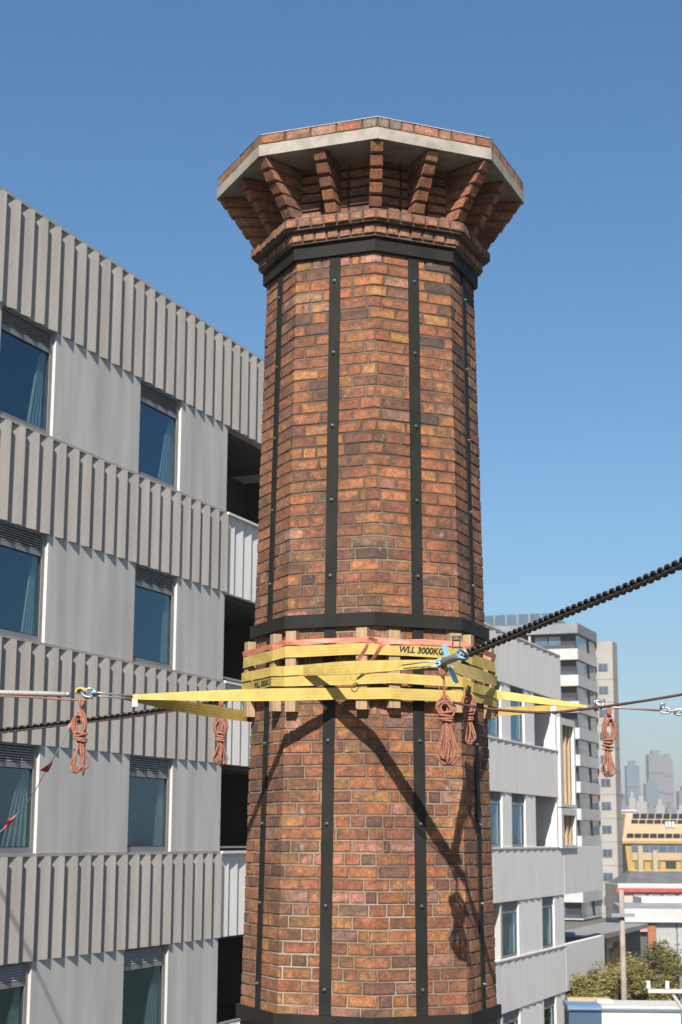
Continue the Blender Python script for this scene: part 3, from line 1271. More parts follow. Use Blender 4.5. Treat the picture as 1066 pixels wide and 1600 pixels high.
# ratchet buckle
m = MB()
bp_ = at(713, 1004, 13.50) - Vector((CX, CY, CZ + 1.56))
for dx in (-0.032, 0.026):
    m.quad_box(bp_.x + dx, bp_.x + dx + 0.008, bp_.y - 0.03, bp_.y + 0.02, bp_.z - 0.05, bp_.z + 0.045)
m.tube([bp_ + Vector((-0.03, -0.01, 0.02)), bp_ + Vector((0.03, -0.01, 0.02))], 0.011, 10)
m.tube([bp_ + Vector((-0.04, -0.025, -0.04)), bp_ + Vector((0.04, -0.025, -0.04))], 0.008, 10)
m.tube([bp_ + Vector((-0.04, -0.028, 0.045)), bp_ + Vector((0.04, -0.028, 0.045))], 0.008, 10)
m.build('buckle', mat('black_steel', (0.03, 0.03, 0.03), (0.07, 0.07, 0.07), 20, 0.4, metal=0.5), ratchet)

# stay slings -----------------------------------------------------------------
APEX_A = Vector((0.725, 12.1, CZ + 1.245))        # toward the camera, right
APEX_L = Vector((-1.685, 13.117, CZ + 1.068))
APEX_R = at(918, 1104, 14.4)


def leg(p0, n0, p1, hw0, hw1, n=8, sag=0.0, twist=0.0, nrm_end=None, mid=None):
    out = []
    for i in range(1, n + 1):
        t = i / n
        p = p0.lerp(p1, t) - Vector((0, 0, sag * 4 * t * (1 - t)))
        d = (p1 - p0).normalized()
        nr = n0.lerp(nrm_end or n0, t)
        nr = (nr - d * nr.dot(d)).normalized()
        up = d.cross(nr)
        if up.z < 0:
            up = -up
        a = twist * t
        u2 = up * math.cos(a) + nr * math.sin(a)
        n2 = nr * math.cos(a) - up * math.sin(a)
        w_ = hw0 + ((mid or hw0) - hw0) * min(1.0, t * 3)
        out.append((p, u2 * (w_ + (hw1 - w_) * t ** 2.5), n2))
    return out


def stay_sling(name, label, apex, layer, zf, faces, first_s, last_s, hw=0.046, hw_end=0.016, tw0=0.3, tw1=0.3, origin=None, mid=None):
    """open sling: apex -> round the faces -> apex"""
    ring = hull_ring(zf, layer, faces, hw)
    # trim the first and last face so that the legs leave from a chosen spot
    f0, f1 = faces[0], faces[-1]
    ring = [r for i, r in enumerate(ring) if not (i < 4 and i / 3 < first_s) and not (i >= len(ring) - 4 and (i - (len(ring) - 4)) / 3 > last_s)]
    a = leg(ring[0][0], ring[0][2], apex, hw, hw_end, 10, 0.0, tw0, None, mid)
    b = leg(ring[-1][0], ring[-1][2], apex + Vector((0, 0, -0.006)), hw, hw_end, 10, 0.0, tw1, None, mid)
    m = MB()
    m.ribbon(list(reversed(a)) + ring + b, 0.005)
    o = local_build(m, name, YELLOW, origin or (CX, CY, CZ + 1.2))
    tag(o, label, 'sling', 'yellow lifting slings')
    return o


# left stay: front leg leaves the front arris, wraps the right side and the back
stay_sling('webbing_sling', 'lowest yellow webbing sling, stretched from chimney front to the shackle on the left', APEX_L, 1,
           lambda k, s_: {0: 1.137, 1: 1.15, 7: 1.135}.get(k, 1.12 if k in (2, 3) else 1.03), [7, 0, 1, 2, 3, 4, 5], 0.55, 1.0, tw0=-0.25, tw1=-0.7, hw=0.046, mid=0.054)
# right stay
sr = stay_sling('webbing_sling', 'middle yellow webbing sling running across the front to the right hand shackle', APEX_R, 2,
                lambda k, s_: {6: 1.262, 7: 1.248, 0: 1.256 - 0.01 * s_, 1: 1.22}.get(k, 1.10), [2, 3, 4, 5, 6, 7, 0, 1], 0.9, 1.0, tw0=0.15, tw1=-0.35, hw=0.041)
pc, t6, n6 = face_frame(6, CZ + 1.255, 0.012 + PDEP + 0.002 + 0.011 + 0.0068)
lettering('WLL 3000KG', sr, Vector((CX, CY, 0)) + pc + t6 * 0.12, t6, n6, 0.05)
# the sling that the heavy chain pulls on
stay_sling('webbing_sling', 'yellow webbing sling whose two legs meet at the heavy chain in front of chimney', APEX_A, 3,
           lambda k, s_: {6: 1.345, 7: 1.335}.get(k, 1.33), [1, 2, 3, 4, 5, 6, 7], 0.9, 0.35, tw0=-0.5, tw1=-0.85, hw=0.040, hw_end=0.046, mid=0.058)

# stitched eye ring seen on the middle sling
m = MB()
ep = at(553, 1057, 13.345)
m.tube([ep + Vector((0.028 * math.cos(a), 0, 0.032 * math.sin(a))) for a in [i * 2 * math.pi / 16 for i in range(16)]], 0.0035, 6, True)
ring_o = local_build(m, 'tie_ring', mat('brass_wire', (0.42, 0.32, 0.08), None, rough=0.5), ep)
tag(ring_o, 'small yellow wire ring on the front of the middle sling', 'ring')


# ---- chain links share one mesh
def link_mesh(length, width, wire):
    m = MB()
    pts = []
    hl = (length - width) / 2
    r = width / 2 - wire / 2
    for i in range(8):
        a = -math.pi / 2 + math.pi * i / 7
        pts.append((hl + r * math.cos(a), r * math.sin(a), 0))
    for i in range(8):
        a = math.pi / 2 + math.pi * i / 7
        pts.append((-hl + r * math.cos(a), r * math.sin(a), 0))
    m.tube(pts, wire / 2, 7, True)
    me = m.mesh('link', True)
    return me


LINK = link_mesh(0.078, 0.072, 0.021)
LINK.materials.append(CHAINM)


def chain(name, label, pts, pitch, group=None, scale=1.0, count=None):
    L_ = smooth_path(pts, 400)
    root = thing(name, label, 'chain', tuple(L_[0]), 0, group)
    acc, nxt, i = 0.0, 0.0, 0
    up = Vector((0, 0, 1))
    for a, b in zip(L_[:-1], L_[1:]):
        seg = (b - a).length
        while nxt <= acc + seg:
            p = a.lerp(b, (nxt - acc) / seg)
            t = (b - a).normalized()
            o = bpy.data.objects.new('link', LINK)
            COL.objects.link(o)
            o.parent = root
            y = up.cross(t).normalized()
            zz = t.cross(y)
            ang = math.pi / 4 + (math.pi / 2 if i % 2 else 0) + random.uniform(-.06, .06)
            y2 = y * math.cos(ang) + zz * math.sin(ang)
            z2 = t.cross(y2)
            mt = Matrix((t, y2, z2)).transposed().to_4x4()
            mt = Matrix.Translation(p - L_[0]) @ mt @ Matrix.Scale(scale, 4)
            o.matrix_local = mt
            nxt += pitch
            i += 1
        acc += seg
    return root


chain('chain', 'heavy black chain rising from chimney front to the right edge of view',
      [at(722, 1025, 11.88), at(790, 997, 11.3), at(900, 951, 10.35), at(1000, 910, 9.65), at(1080, 873, 9.15), at(1250, 785, 8.3)], 0.0385, 'stay chains')
chain('chain', 'thinner black chain crossing the concrete panels on the left behind rope coils',
      [at(352, 1096, 17.8), at(285, 1105, 17.4), at(150, 1124, 16.6), at(0, 1142, 15.8), at(-130, 1156, 15.1)], 0.0385, 'stay chains')


# ---- rods, shackles, sleeves
def shackle(mb, c, d, size, wire):
    """bow of wire round the point c, pulled along d"""
    d = Vector(d).normalized()
    u = d.cross(Vector((0, 0, 1))).normalized()
    w = u.cross(d)
    w = (w * 0.8 + u * 0.6).normalized()
    pts = []
    for i in range(12):
        a = math.pi * 1.25 * (i / 11 - 0.5)
        pts.append(c + d * (size * math.cos(a)) + w * (size * 0.8 * math.sin(a)))
    mb.tube(pts, wire, 7)
    mb.tube([pts[0] + (pts[0] - pts[-1]) * 0.15, pts[-1] + (pts[-1] - pts[0]) * 0.15], wire * 1.15, 8)


# sleeve and shackle at the foot of the heavy chain
dA = (at(790, 997, 11.3) - APEX_A).normalized()
turn = thing('chain_sleeve', 'silver turnbuckle sleeve with blue tape joining slings to heavy chain', 'turnbuckle', tuple(APEX_A))
m = MB()
a0, a1 = dA * 0.05, dA * 0.30
m.tube([a0, a0 + dA * 0.006, a1 - dA * 0.006, a1], lambda t: 0.030 if 0.1 < t < 0.9 else 0.026, 14)
m.tube([a0 - dA * 0.05, a0 + dA * 0.02], 0.016, 10)
m.tube([a1 - dA * 0.02, a1 + dA * 0.06], 0.016, 10)
m.build('sleeve', CHROME, turn, True)
m = MB()
shackle(m, dA * -0.02, -dA, 0.05, 0.009)
m.build('shackle', CHROME, turn, True)
m = MB()
shackle(m, dA * 0.33, dA, 0.05, 0.010)
m.build('shackle', CHROME, turn, True)
m = MB()
m.tube([Vector((-0.27, 0.17, 0.0)), Vector((-0.12, 0.07, 0.012)), dA * 0.0 + Vector((0, 0, 0.01))], 0.005, 6)
m.tube([Vector((-0.26, 0.16, -0.025)), Vector((-0.11, 0.06, -0.02)), Vector((0, 0, -0.012))], 0.005, 6)
m.build('wire_loop', CHROME, turn, True)
rt = random.Random(4)
for i, (off, sz) in enumerate(((dA * 0.0, 0.034), (dA * 0.31, 0.04))):
    m = MB()
    pts = []
    for q in range(26):
        a = q * 0.9
        pts.append(off + Vector((0.7 * sz * math.cos(a), 0.8 * sz * math.sin(a), 0.7 * sz * math.sin(a * 0.7 + i))))
    m.tube(pts, 0.009, 6)
    m.build('blue_tape', BLUET, turn, True)
for (p0, p1) in ((Vector((0.055, -0.02, 0.02)), Vector((0.025, -0.05, 0.13))), (Vector((0.07, -0.02, -0.03)), Vector((0.115, -0.04, -0.15)))):
    m = MB()
    d_ = (p1 - p0)
    m.ribbon([(p0.lerp(p1, t), Vector((0.017, 0, 0.006)), Vector((0, -1, 0))) for t in (0, .3, .6, 1)], 0.003)
    m.build('tape_tail', BLUET, turn)
m = MB()
shackle(m, Vector((0.03, -0.02, -0.03)), Vector((0.4, -0.5, -0.7)), 0.035, 0.012)
m.build('yellow_eye', mat('brass_eye', (0.40, 0.27, 0.05), (0.5, 0.36, 0.08), 12, 0.5), turn, True)

# left stay: grey tube with shackles
dL = (APEX_L - Vector((0.15, 13.42, CZ + 1.137)))
dL.z = 0.012
dL.normalize()
PL = at(128, 1085, 13.05)
left_rod = thing('stay_rod', 'grey sleeved stay rod at left edge with shackles and yellow eye', 'rod', tuple(PL))
eL = at(-60, 1081, 12.9) - PL
sL = at(104, 1085, 13.04) - PL
m = MB()
m.tube([sL, sL.lerp(eL, 0.02), sL.lerp(eL, 0.3), sL.lerp(eL, 0.55), eL], lambda t: 0.016 + 0.006 * min(1, t * 2), 12)
m.build('sleeve', TUBEM, left_rod, True)
m = MB()
m.tube([sL + Vector((0.03, 0, 0)), sL - Vector((0.01, 0, 0))], 0.022, 10)
m.build('ferrule', CHROME, left_rod, True)
m = MB()
shackle(m, Vector((0.06, 0, 0.012)), Vector((-1, 0, 0)), 0.055, 0.010)
m.build('shackle', CHROME, left_rod, True)
m = MB()
shackle(m, Vector((0.06, 0, 0.012)), Vector((1, 0.1, 0.2)), 0.05, 0.010)
m.build('shackle', CHROME, left_rod, True)
m = MB()
m.tube([APEX_L - PL + Vector((0.06, 0, 0.01)), Vector((0.12, 0.0, 0.016)), Vector((0.03, 0, 0.01))], 0.008, 6)
m.tube([APEX_L - PL + Vector((0.06, 0.01, -0.01)), Vector((0.12, 0.0, -0.012)), Vector((0.03, 0, -0.005))], 0.008, 6)
m.build('wire_loop', CHROME, left_rod, True)
m = MB()
for q in range(3):
    m.tube([Vector((-0.01 + 0.035 * math.cos(a) + q * 0.01, 0.02 * q - 0.02, 0.018 + 0.028 * math.sin(a))) for a in [i * math.pi / 7 for i in range(9)]], 0.010, 6)
m.build('yellow_eye', YELLOW, left_rod, True)
m = MB()
m.tube([Vector((0.085, -0.02, 0.0)), Vector((0.10, -0.03, 0.025)), Vector((0.115, -0.02, 0.005))], 0.016, 8)
m.build('blue_tape', BLUET, left_rod, True)

# right stay: rod and turnbuckle
PR = at(930, 1104, 14.4)
right_rod = thing('stay_rod', 'thin steel stay rod and turnbuckle at the right edge of view', 'rod', tuple(PR))
eR = at(1034, 1110, 14.6) - PR
m = MB()
m.tube([Vector((0.05, 0, 0)), eR], 0.010, 8)
m.build('rod', mat('pink_steel', (0.40, 0.28, 0.26), (0.5, 0.38, 0.35), 9, 0.45, metal=0.3), right_rod, True)
m = MB()
shackle(m, Vector((0.02, 0, 0.012)), Vector((1, 0, 0.2)), 0.055, 0.011)
m.build('shackle', CHROME, right_rod, True)
m = MB()
shackle(m, Vector((0.05, -0.02, 0.03)), Vector((-1, 0, 0.4)), 0.045, 0.012)
m.build('shackle', CHROME, right_rod, True)
for q in range(4):
    m = MB()
    c_ = eR + Vector((0.03 + q * 0.062, 0.01 * q, -0.006 * q))
    ax = Vector((0, 1, 0)) if q % 2 else Vector((0, 0.35, 0.94))
    pts = [c_ + Vector((0.042 * math.cos(a), 0, 0)) + ax * (0.028 * math.sin(a)) for a in [i * 2 * math.pi / 14 for i in range(14)]]
    m.tube(pts, 0.009, 6, True)
    m.build('link', CHROME, right_rod, True)
m = MB()
m.tube([eR + Vector((-0.01, -0.01, 0.02)), eR + Vector((0.0, -0.01, 0.06)), eR + Vector((0.03, -0.01, 0.05))], 0.012, 7)
m.build('nut', CHROME, right_rod, True)


# ---- ropes and coils
def rope(name, label, pts, r, material, n=60, cat='rope'):
    sp = smooth_path(pts, n)
    m = MB()
    m.tube(sp, r, 8)
    o = local_build(m, name, material, sp[0], True)
    return tag(o, label, cat)


def rope_coil(label, top, hang, bunch, loop, width, seed, n_loops=6, r=0.0085, lean=0.0):
    """hank of rope: a cord down from the anchor, a bunch with wraps, long loops hanging below"""
    q = random.Random(seed)
    root = thing('rope_coil', label, 'rope', tuple(top), 0, 'hanked ropes hung from the stays')

    def P(x, y, z):
        return Vector((x + lean * -z, y, z))
    m = MB()
    m.tube(smooth_path([P(0, 0, 0.02), P(0.01, 0, -hang * .4), P(0.0, 0, -hang), P(0, 0, -hang - bunch * .4)], 14), r, 7)
    for s_ in (-1, 1):
        m.tube([P(0.02 * s_, -0.01, 0.01), P(0.012 * s_, -0.015, -0.03), P(-0.004 * s_, -0.01, -0.06)], r * 1.1, 7)
    m.build('hanging_cord', ROPE, root, True)
    # bunch above the wraps
    m = MB()
    zt, zn = -hang, -hang - bunch
    for i in range(n_loops):
        ox, oy = q.uniform(-.6, .6) * width * .28, q.uniform(-.5, .5) * width * .3
        w_ = width * q.uniform(.22, .42)
        top_z = zt + q.uniform(-.25, .1) * bunch
        m.tube(smooth_path([P(ox - w_ * .3, oy, zn - .02), P(ox - w_, oy, (zn + top_z) / 2), P(ox - w_ * .5, oy, top_z - .01), P(ox + w_ * .2, oy + .01, top_z), P(ox + w_, oy, (zn + top_z) / 2), P(ox + w_ * .3, oy, zn - .02)], 22), r, 7)
    m.build('bunch', ROPE, root, True)
    m = MB()
    for i in range(4):
        zz = zn + bunch * (0.12 - 0.13 * i) + q.uniform(-.006, .006)
        ti = q.uniform(-.25, .25)
        rad = width * q.uniform(.30, .38)
        m.tube([P(rad * math.cos(a), rad * .75 * math.sin(a), zz + ti * rad * math.cos(a)) for a in [k * 2 * math.pi / 18 for k in range(18)]], r, 7, True)
    m.build('wrapping', ROPE, root, True)
    for i in range(n_loops):
        m = MB()
        ph = q.uniform(-.5, .5) + i * math.pi / n_loops
        w_ = width * q.uniform(.25, .5)
        ln = loop * q.uniform(.82, 1.0)
        dx, dy = math.cos(ph), math.sin(ph) * .8
        z_n = zn - bunch * .25
        sk = q.uniform(-.25, .25) * width
        pts = [P(-dx * .25 * w_, -dy * .25 * w_, z_n + .06), P(-dx * .3 * w_, -dy * .3 * w_, z_n), P(-dx * .75 * w_ + sk * .3, -dy * .75 * w_, z_n - ln * .45), P(-dx * w_ + sk, -dy * w_, z_n - ln * .82), P(sk, -.01, z_n - ln),
               P(dx * w_ + sk, dy * w_, z_n - ln * .8), P(dx * .7 * w_ + sk * .3, dy * .7 * w_, z_n - ln * .42), P(dx * .28 * w_, dy * .28 * w_, z_n), P(dx * .2 * w_, dy * .2 * w_, z_n + .06)]
        m.tube(smooth_path(pts, 34), r, 7)
        m.build('loop', ROPE, root, True)
    return root


rope_coil('hanked brown rope hanging from the shackle of the left stay rod', at(128, 1094, 13.0), 0.10, 0.17, 0.26, 0.13, 31, 6, 0.0085)
rope_coil('small hanked brown rope hanging below the slings just left of the chimney', at(346, 1096, 17.6), 0.16, 0.20, 0.26, 0.14, 32, 6, 0.010)
rope_coil('largest hanked brown rope, hanging from the heavy chain in front of the bricks', APEX_A + Vector((0.01, -0.02, -0.05)), 0.20, 0.13, 0.33, 0.15, 33, 8, 0.0088, lean=0.08)
rope_coil('hanked brown rope hanging against the right arris of the chimney', at(731, 1075, 13.33), 0.05, 0.16, 0.20, 0.11, 34, 5, 0.0085, lean=0.02)
rope_coil('hanked orange brown rope hanging from the right stay, before the pale tower', at(952, 1108, 14.3), 0.06, 0.22, 0.24, 0.12, 35, 5, 0.0085, lean=-0.06)

rope('rope', 'dark maroon rope sweeping from the largest coil to the right edge', [at(708, 1097, 12.05), at(740, 1104, 12.1), at(800, 1111, 12.1), at(862, 1113, 12.0), at(930, 1106, 11.8), at(1000, 1096, 11.5), at(1066, 1085, 11.3), at(1180, 1064, 10.9)], 0.0095, ROPE2)
rope('rope', 'thin brown rope along the underside of the left stay rod', [at(136, 1094, 13.0), at(100, 1093, 12.98), at(40, 1089, 12.9), at(-60, 1086, 12.8)], 0.007, ROPE)
rope('rope', 'thin brown rope trailing under the thinner left chain', [at(300, 1107, 17.2), at(220, 1119, 16.9), at(130, 1130, 16.4), at(0, 1145, 15.7), at(-120, 1157, 15.0)], 0.006, ROPE2)

# light blue cable tags on the slings
for (x, y, Y, lab) in ((211, 1098, 13.0, 'pale blue tag hanging from the left sling'), (865, 1110, 12.0, 'pale blue tag clipped on the maroon rope')):
    c = at(x, y, Y)
    m = MB()
    m.hexa([(-.02, -.006, -.032), (.024, -.004, -.028), (.024, .004, -.028), (-.02, .003, -.032), (-.022, -.002, .026), (.018, -.002, .03), (.018, .004, .03), (-.022, .004, .026)])
    m.tube([(0, 0, .024), (.012, -.004, .05), (-.004, 0, .07)], 0.003, 5)
    o = m.build('blue_tag', mat('tag_plastic', (0.42, 0.62, 0.76), (0.5, 0.7, 0.82), 10, 0.5))
    o.location = c
    tag(o, lab, 'tag', 'blue tags')

# bunting cord with red flags at the left
bl = smooth_path([at(112, 1131, 13.2), at(95, 1165, 13.4), at(75, 1199, 13.6), at(52, 1240, 13.8), at(27, 1272, 14.0), at(0, 1300, 14.2), at(-60, 1352, 14.5)], 40)
m = MB()
m.tube(bl, 0.0035, 6)
bunting = local_build(m, 'bunting_cord', LINEM, bl[0], True)
tag(bunting, 'pale cord slanting down to the left edge, carrying red pennants', 'cord')
for (pts, lab) in (([(62, 1204), (83, 1189), (80, 1197), (75, 1207)], 'bright red triangular pennant on the cord beside the left window'), ([(6, 1296), (10, 1284), (25, 1273), (20, 1284)], 'folded red pennant on the cord in front of the left window')):
    Yf = 13.55 if pts[0][0] > 30 else 14.0
    m = MB()
    c = at(pts[0][0], pts[0][1], Yf)
    f_ = [at(x, y, Yf + 0.03 * i) - c for i, (x, y) in enumerate(pts)]
    for dy in (0, 0.004):
        for p in f_:
            m.v.append((p.x, p.y + dy, p.z))
    m.f = [(0, 1, 2), (0, 2, 3), (6, 5, 4), (7, 6, 4), (0, 4, 5, 1), (1, 5, 6, 2), (2, 6, 7, 3), (3, 7, 4, 0)]
    o = m.build('pennant', REDF)
    o.location = c
    tag(o, lab, 'flag', 'red pennants')
m = MB()
c = at(112, 1131, 13.12)
m.ribbon([(Vector((0.02, 0, 0.02)), Vector((0, 0, .016)), Vector((0, -1, 0))), (Vector((-0.005, -0.01, 0.0)), Vector((0.004, 0, .018)), Vector((0, -1, 0))), (Vector((-0.028, 0, -0.022)), Vector((0.004, 0, .012)), Vector((0, -1, 0)))], 0.003)
o = m.build('tape_flag', ORANGE)
o.location = c
tag(o, 'scrap of pink tape tied on the left rope coil', 'tape')

# guy wire just outside the left edge: its shadow crosses the lower panels
def on_facade(px, py):
    r = FW + RT * ((px - 533) / F) + UPV * ((800 - py) / F)
    p = r * (13.05 / r.dot(NV))
    return Vector((p.x, p.y, p.z + CZ))


w0_, w1_ = on_facade(0, 1393) + SUNV * 9.0, on_facade(96, 1600) + SUNV * 12.0
wd = w1_ - w0_
m = MB()
m.tube([w0_ - wd * 0.8, w0_, w1_, w1_ + wd * 0.25], 0.02, 8)
o = local_build(m, 'guy_wire', CHAINM, w0_, True)
tag(o, 'taut dark guy wire beyond the left edge, shading a slanting line on the panels', 'cable')

# ------------------------------------------------------------------ the town behind
SPAND = mat('tower_spandrel', (0.50, 0.50, 0.50), (0.58, 0.58, 0.58), 0.4, 0.7)
SPGREY = mat('tower_grey', (0.20, 0.22, 0.24), (0.26, 0.28, 0.30), 0.5, 0.6)
TGLASS = mat('tower_glass', (0.06, 0.10, 0.15), (0.09, 0.14, 0.20), 0.6, 0.12, ior=1.9)
TDARK = mat('tower_recess', (0.02, 0.02, 0.022), None, rough=0.6)
BEIGEC = mat('beige_concrete', (0.35, 0.335, 0.31), (0.41, 0.395, 0.37), 0.3, 0.85)

TY = 190.0
tc_ = at(902.5, 972, TY)
tower = thing('apartment_tower', 'dark glazed apartment tower with white floor bands beyond the concrete building', 'tower', (tc_.x, tc_.y, 0), ANG)
T_top = tc_.z
fl = 3.0


def tb(x0, x1, y0, y1, z0, z1, material, name, parent):
    return MB().quad_box(x0, x1, y0, y1, z0, z1).build(name, material, parent)


tb(0.8, 10.0, 0.35, 16, 0, T_top - 0.4, TDARK, 'tower_core', tower)
tb(-0.1, 10.2, 0.0, 17, T_top - 1.25, T_top - 0.1, SPGREY, 'roof_band', tower)
tb(1.0, 9.0, 3.0, 16, T_top + 0.1, T_top + 0.9, SPGREY, 'roof_plant', tower)
for q in range(9):
    tb(0.9, 0.98, 3.2 + q * 1.4, 4.4 + q * 1.4, T_top - 0.05, T_top + 1.3, TGLASS, 'balustrade_pane', tower)
zf_ = T_top - 1.25
nfl = 0
while zf_ > 2.0:
    w0 = zf_ - 1.75
    # white band below the glazing; it wraps the corner
    bd = SPAND if nfl < 3 or nfl % 2 else SPAND
    tb(0.0, 10.2, 0.05, 17, max(0.2, w0 - 1.25), w0, bd, 'floor_band', tower)
    # long side: two panes and a dark gap
    for (x0, x1) in ((0.35, 5.2), (6.7, 10.0)):
        p_ = MB()
        p_.hexa([(x0, 0.12, w0 + .002), (x1, 0.12, w0 + .002), (x1, 0.2, w0 + .002), (x0, 0.2, w0 + .002), (x0, 0.27, zf_ - .002), (x1, 0.27, zf_ - .002), (x1, 0.345, zf_ - .002), (x0, 0.345, zf_ - .002)])
        p_.build('pane', TGLASS, tower)
    # short side: balcony with sliding doors, glass balustrade
    for (y0, y1) in ((2.2, 3.6), (3.75, 5.2), (6.4, 8.0), (9.0, 12.0)):
        tb(0.70, 0.78, y0, y1, w0 + 0.02, zf_ - 0.25, TGLASS, 'balcony_door', tower)
    tb(0.06, 0.10, 0.4, 16.5, w0 + 0.01, w0 + 0.42, mat('smoked_glass', (0.07, 0.085, 0.10), None, rough=0.2), 'balustrade', tower)
    for yb in (5.6, 11.2):
        tb(0.1, 0.78, yb, yb + 0.2, w0 + 0.002, zf_ - 0.002, SPAND, 'blade_wall', tower)
    zf_ -= fl
    nfl += 1

bt = thing('beige_tower', 'tall beige concrete slab tower with small slot windows right of glazed tower', 'tower', (tc_.x, tc_.y, 0), ANG)
Zb = at(950, 1003, TY + 10).z
tb(10.6, 13.4, -1.75, 14, 0, Zb, BEIGEC, 'tower_wall', bt)
zz = Zb - 2.6
while zz > 1:
    wn_ = tb(10.52, 10.598, -1.15, 0.0, zz - 0.95, zz, SPGREY, 'window_frame', bt)
    for q in range(2):
        tb(10.48, 10.518, -1.09 + q * 0.55, -0.60 + q * 0.55, zz - 0.87, zz - 0.08, TGLASS, 'pane', wn_)
    tb(10.57, 13.42, -1.77, 14.02, zz - 1.92, zz - 1.88, SPGREY, 'joint', bt)
    zz -= 2.72

# gold roofed building with solar panels
GOLD = mat('gold_cladding', (0.40, 0.26, 0.07), (0.47, 0.31, 0.09), 0.5, 0.55)
TAN = mat('tan_cladding', (0.42, 0.31, 0.18), (0.48, 0.36, 0.22), 0.4, 0.8)
SOLAR = mat('solar_panel', (0.018, 0.02, 0.028), (0.03, 0.032, 0.042), 1, 0.25)
GY = 230.0
gx0 = at(972, 1320, GY)
gx1 = at(1130, 1320, GY)
gold = thing('gold_building', 'gold clad office block with sloped roof and rows of solar panels', 'building', (gx0.x, GY, 0))
gw = gx1.x - gx0.x
zE = at(1000, 1314, GY).z
zR = at(1000, 1271, GY + 4).z
z1_, z2_, z3_ = at(1000, 1332, GY).z, at(1000, 1344, GY).z, at(1000, 1356, GY).z
m = MB()
m.hexa([(0, -0.4, zE), (gw, -0.4, zE), (gw, 14, zE), (0, 14, zE), (1.3, 4, zR), (gw, 4, zR), (gw, 12, zR), (1.3, 12, zR)])
m.build('roof', TAN, gold)
tb(0.0, gw, -0.45, 14, zE - 0.35, zE - 0.002, GOLD, 'eaves', gold)
m = MB()
m.hexa([(1.2, -0.1, 0), (gw, -0.1, 0), (gw, 13, 0), (1.2, 13, 0), (0.4, -0.1, zE - .36), (gw, -0.1, zE - .36), (gw, 13, zE - .36), (0.4, 13, zE - .36)])
m.build('wall', GOLD, gold)
tb(1.2, gw, -0.2, -0.11, z1_, zE - 0.4, SPGREY, 'window_band', gold)
for q in range(int((gw - 2) / 1.2)):
    tb(1.3 + q * 1.2, 2.4 + q * 1.2, -0.26, -0.201, z1_ + 0.08, zE - 0.5, TGLASS, 'pane', gold)
tb(1.3, gw, -0.3, -0.11, z2_, z1_ - 0.01, TAN, 'fascia', gold)
for q in range(6):
    tb(1.6 + q * 2.1, 3.0 + q * 2.1, -0.24, -0.11, z3_, z2_ - 0.1, TDARK if q % 3 == 2 else mat('olive_glass', (0.24, 0.20, 0.06), None, rough=0.3), 'window', gold)
tb(1.1, gw, -0.5, -0.11, z3_ - 1.0, z3_ - 0.3, TAN, 'fascia', gold)


def on_roof(x, t):
    return Vector((1.3 * t + x, -0.4 + 4.4 * t, zE + (zR - zE) * t))


for row, (t0, t1, cnt, x0) in enumerate(((0.10, 0.24, 12, 0.5), (0.62, 0.74, 12, 0.9), (0.80, 0.97, 12, 1.0))):
    for q in range(cnt):
        if row > 0 and q in (7, 8):
            continue
        x = x0 + q * 1.05
        if x > gw - 1.5:
            break
        m = MB()
        a, b, c, d = on_roof(x, t0), on_roof(x + .92, t0), on_roof(x + .92, t1), on_roof(x, t1)
        lift = Vector((0, -0.09, 0.10))
        m.hexa([a + lift * .3, b + lift * .3, c + lift * .3, d + lift * .3, a + lift, b + lift, c + lift, d + lift])
        m.build('solar_panel', SOLAR, gold)
for q in range(3):
    p_ = on_roof(5.6 + q * 0.45, 0.5)
    tb(p_.x, p_.x + 0.34, p_.y - 0.3, p_.y + 0.2, p_.z, p_.z + 0.75, WHITE, 'roof_vent', gold)

wb = at(964, 1268, 250)
o = thing('white_block', 'plain white building block just left of the gold building', 'building', (wb.x, 250, 0))
tb(0, at(992, 1268, 250).x - wb.x, 0, 12, 0, wb.z, WHITE, 'wall', o)
tb(-0.2, at(992, 1268, 250).x - wb.x + .2, -0.2, 12.2, wb.z + .002, wb.z + .3, SPAND, 'parapet', o)
tb(2.0, 2.5, -0.06, -0.002, wb.z - 2.2, wb.z - 1.0, TDARK, 'window', o)

# red fascia building
ry = 165.0
rx0, rx1 = at(966, 1390, ry).x, at(1130, 1390, ry).x
redb = thing('low_shop_building', 'low building with a red gutter line, row of windows and dark roof', 'building', (rx0, ry, 0))
rw_ = rx1 - rx0
zg = at(1000, 1388, ry).z
m = MB()
m.hexa([(0.6, 0.2, zg + .3), (rw_, 0.2, zg + .3), (rw_, 10, zg + .3), (0.6, 10, zg + .3), (2.0, 4.2, at(1000, 1362, ry + 4).z), (rw_, 4.2, at(1000, 1362, ry + 4).z), (rw_, 6.5, at(1000, 1362, ry + 4).z), (2.0, 6.5, at(1000, 1362, ry + 4).z)])
m.build('roof', mat('slate_roof', (0.10, 0.105, 0.115), (0.15, 0.155, 0.165), 0.8, 0.7), redb)
tb(0, rw_, 0.1, 0.6, zg + 0.02, zg + 0.45, SPAND, 'parapet', redb)
tb(-0.2, rw_, -0.05, 0.3, zg - 0.35, zg + 0.018, mat('red_paint', (0.42, 0.05, 0.05), (0.5, 0.08, 0.07), 1, 0.6), 'gutter', redb)
tb(0.3, rw_, 0.35, 10, 0, zg + 0.29, mat('cream_wall', (0.46, 0.40, 0.35), (0.54, 0.48, 0.43), 0.6, 0.8), 'wall', redb)
for q in range(7):
    wf = tb(1.6 + q * 1.45, 2.55 + q * 1.45, 0.24, 0.349, zg - 1.5, zg - 0.55, WHITE, 'window', redb)
    tb(1.7 + q * 1.45, 2.45 + q * 1.45, 0.2, 0.239, zg - 1.42, zg - 0.62, TGLASS, 'pane', wf)
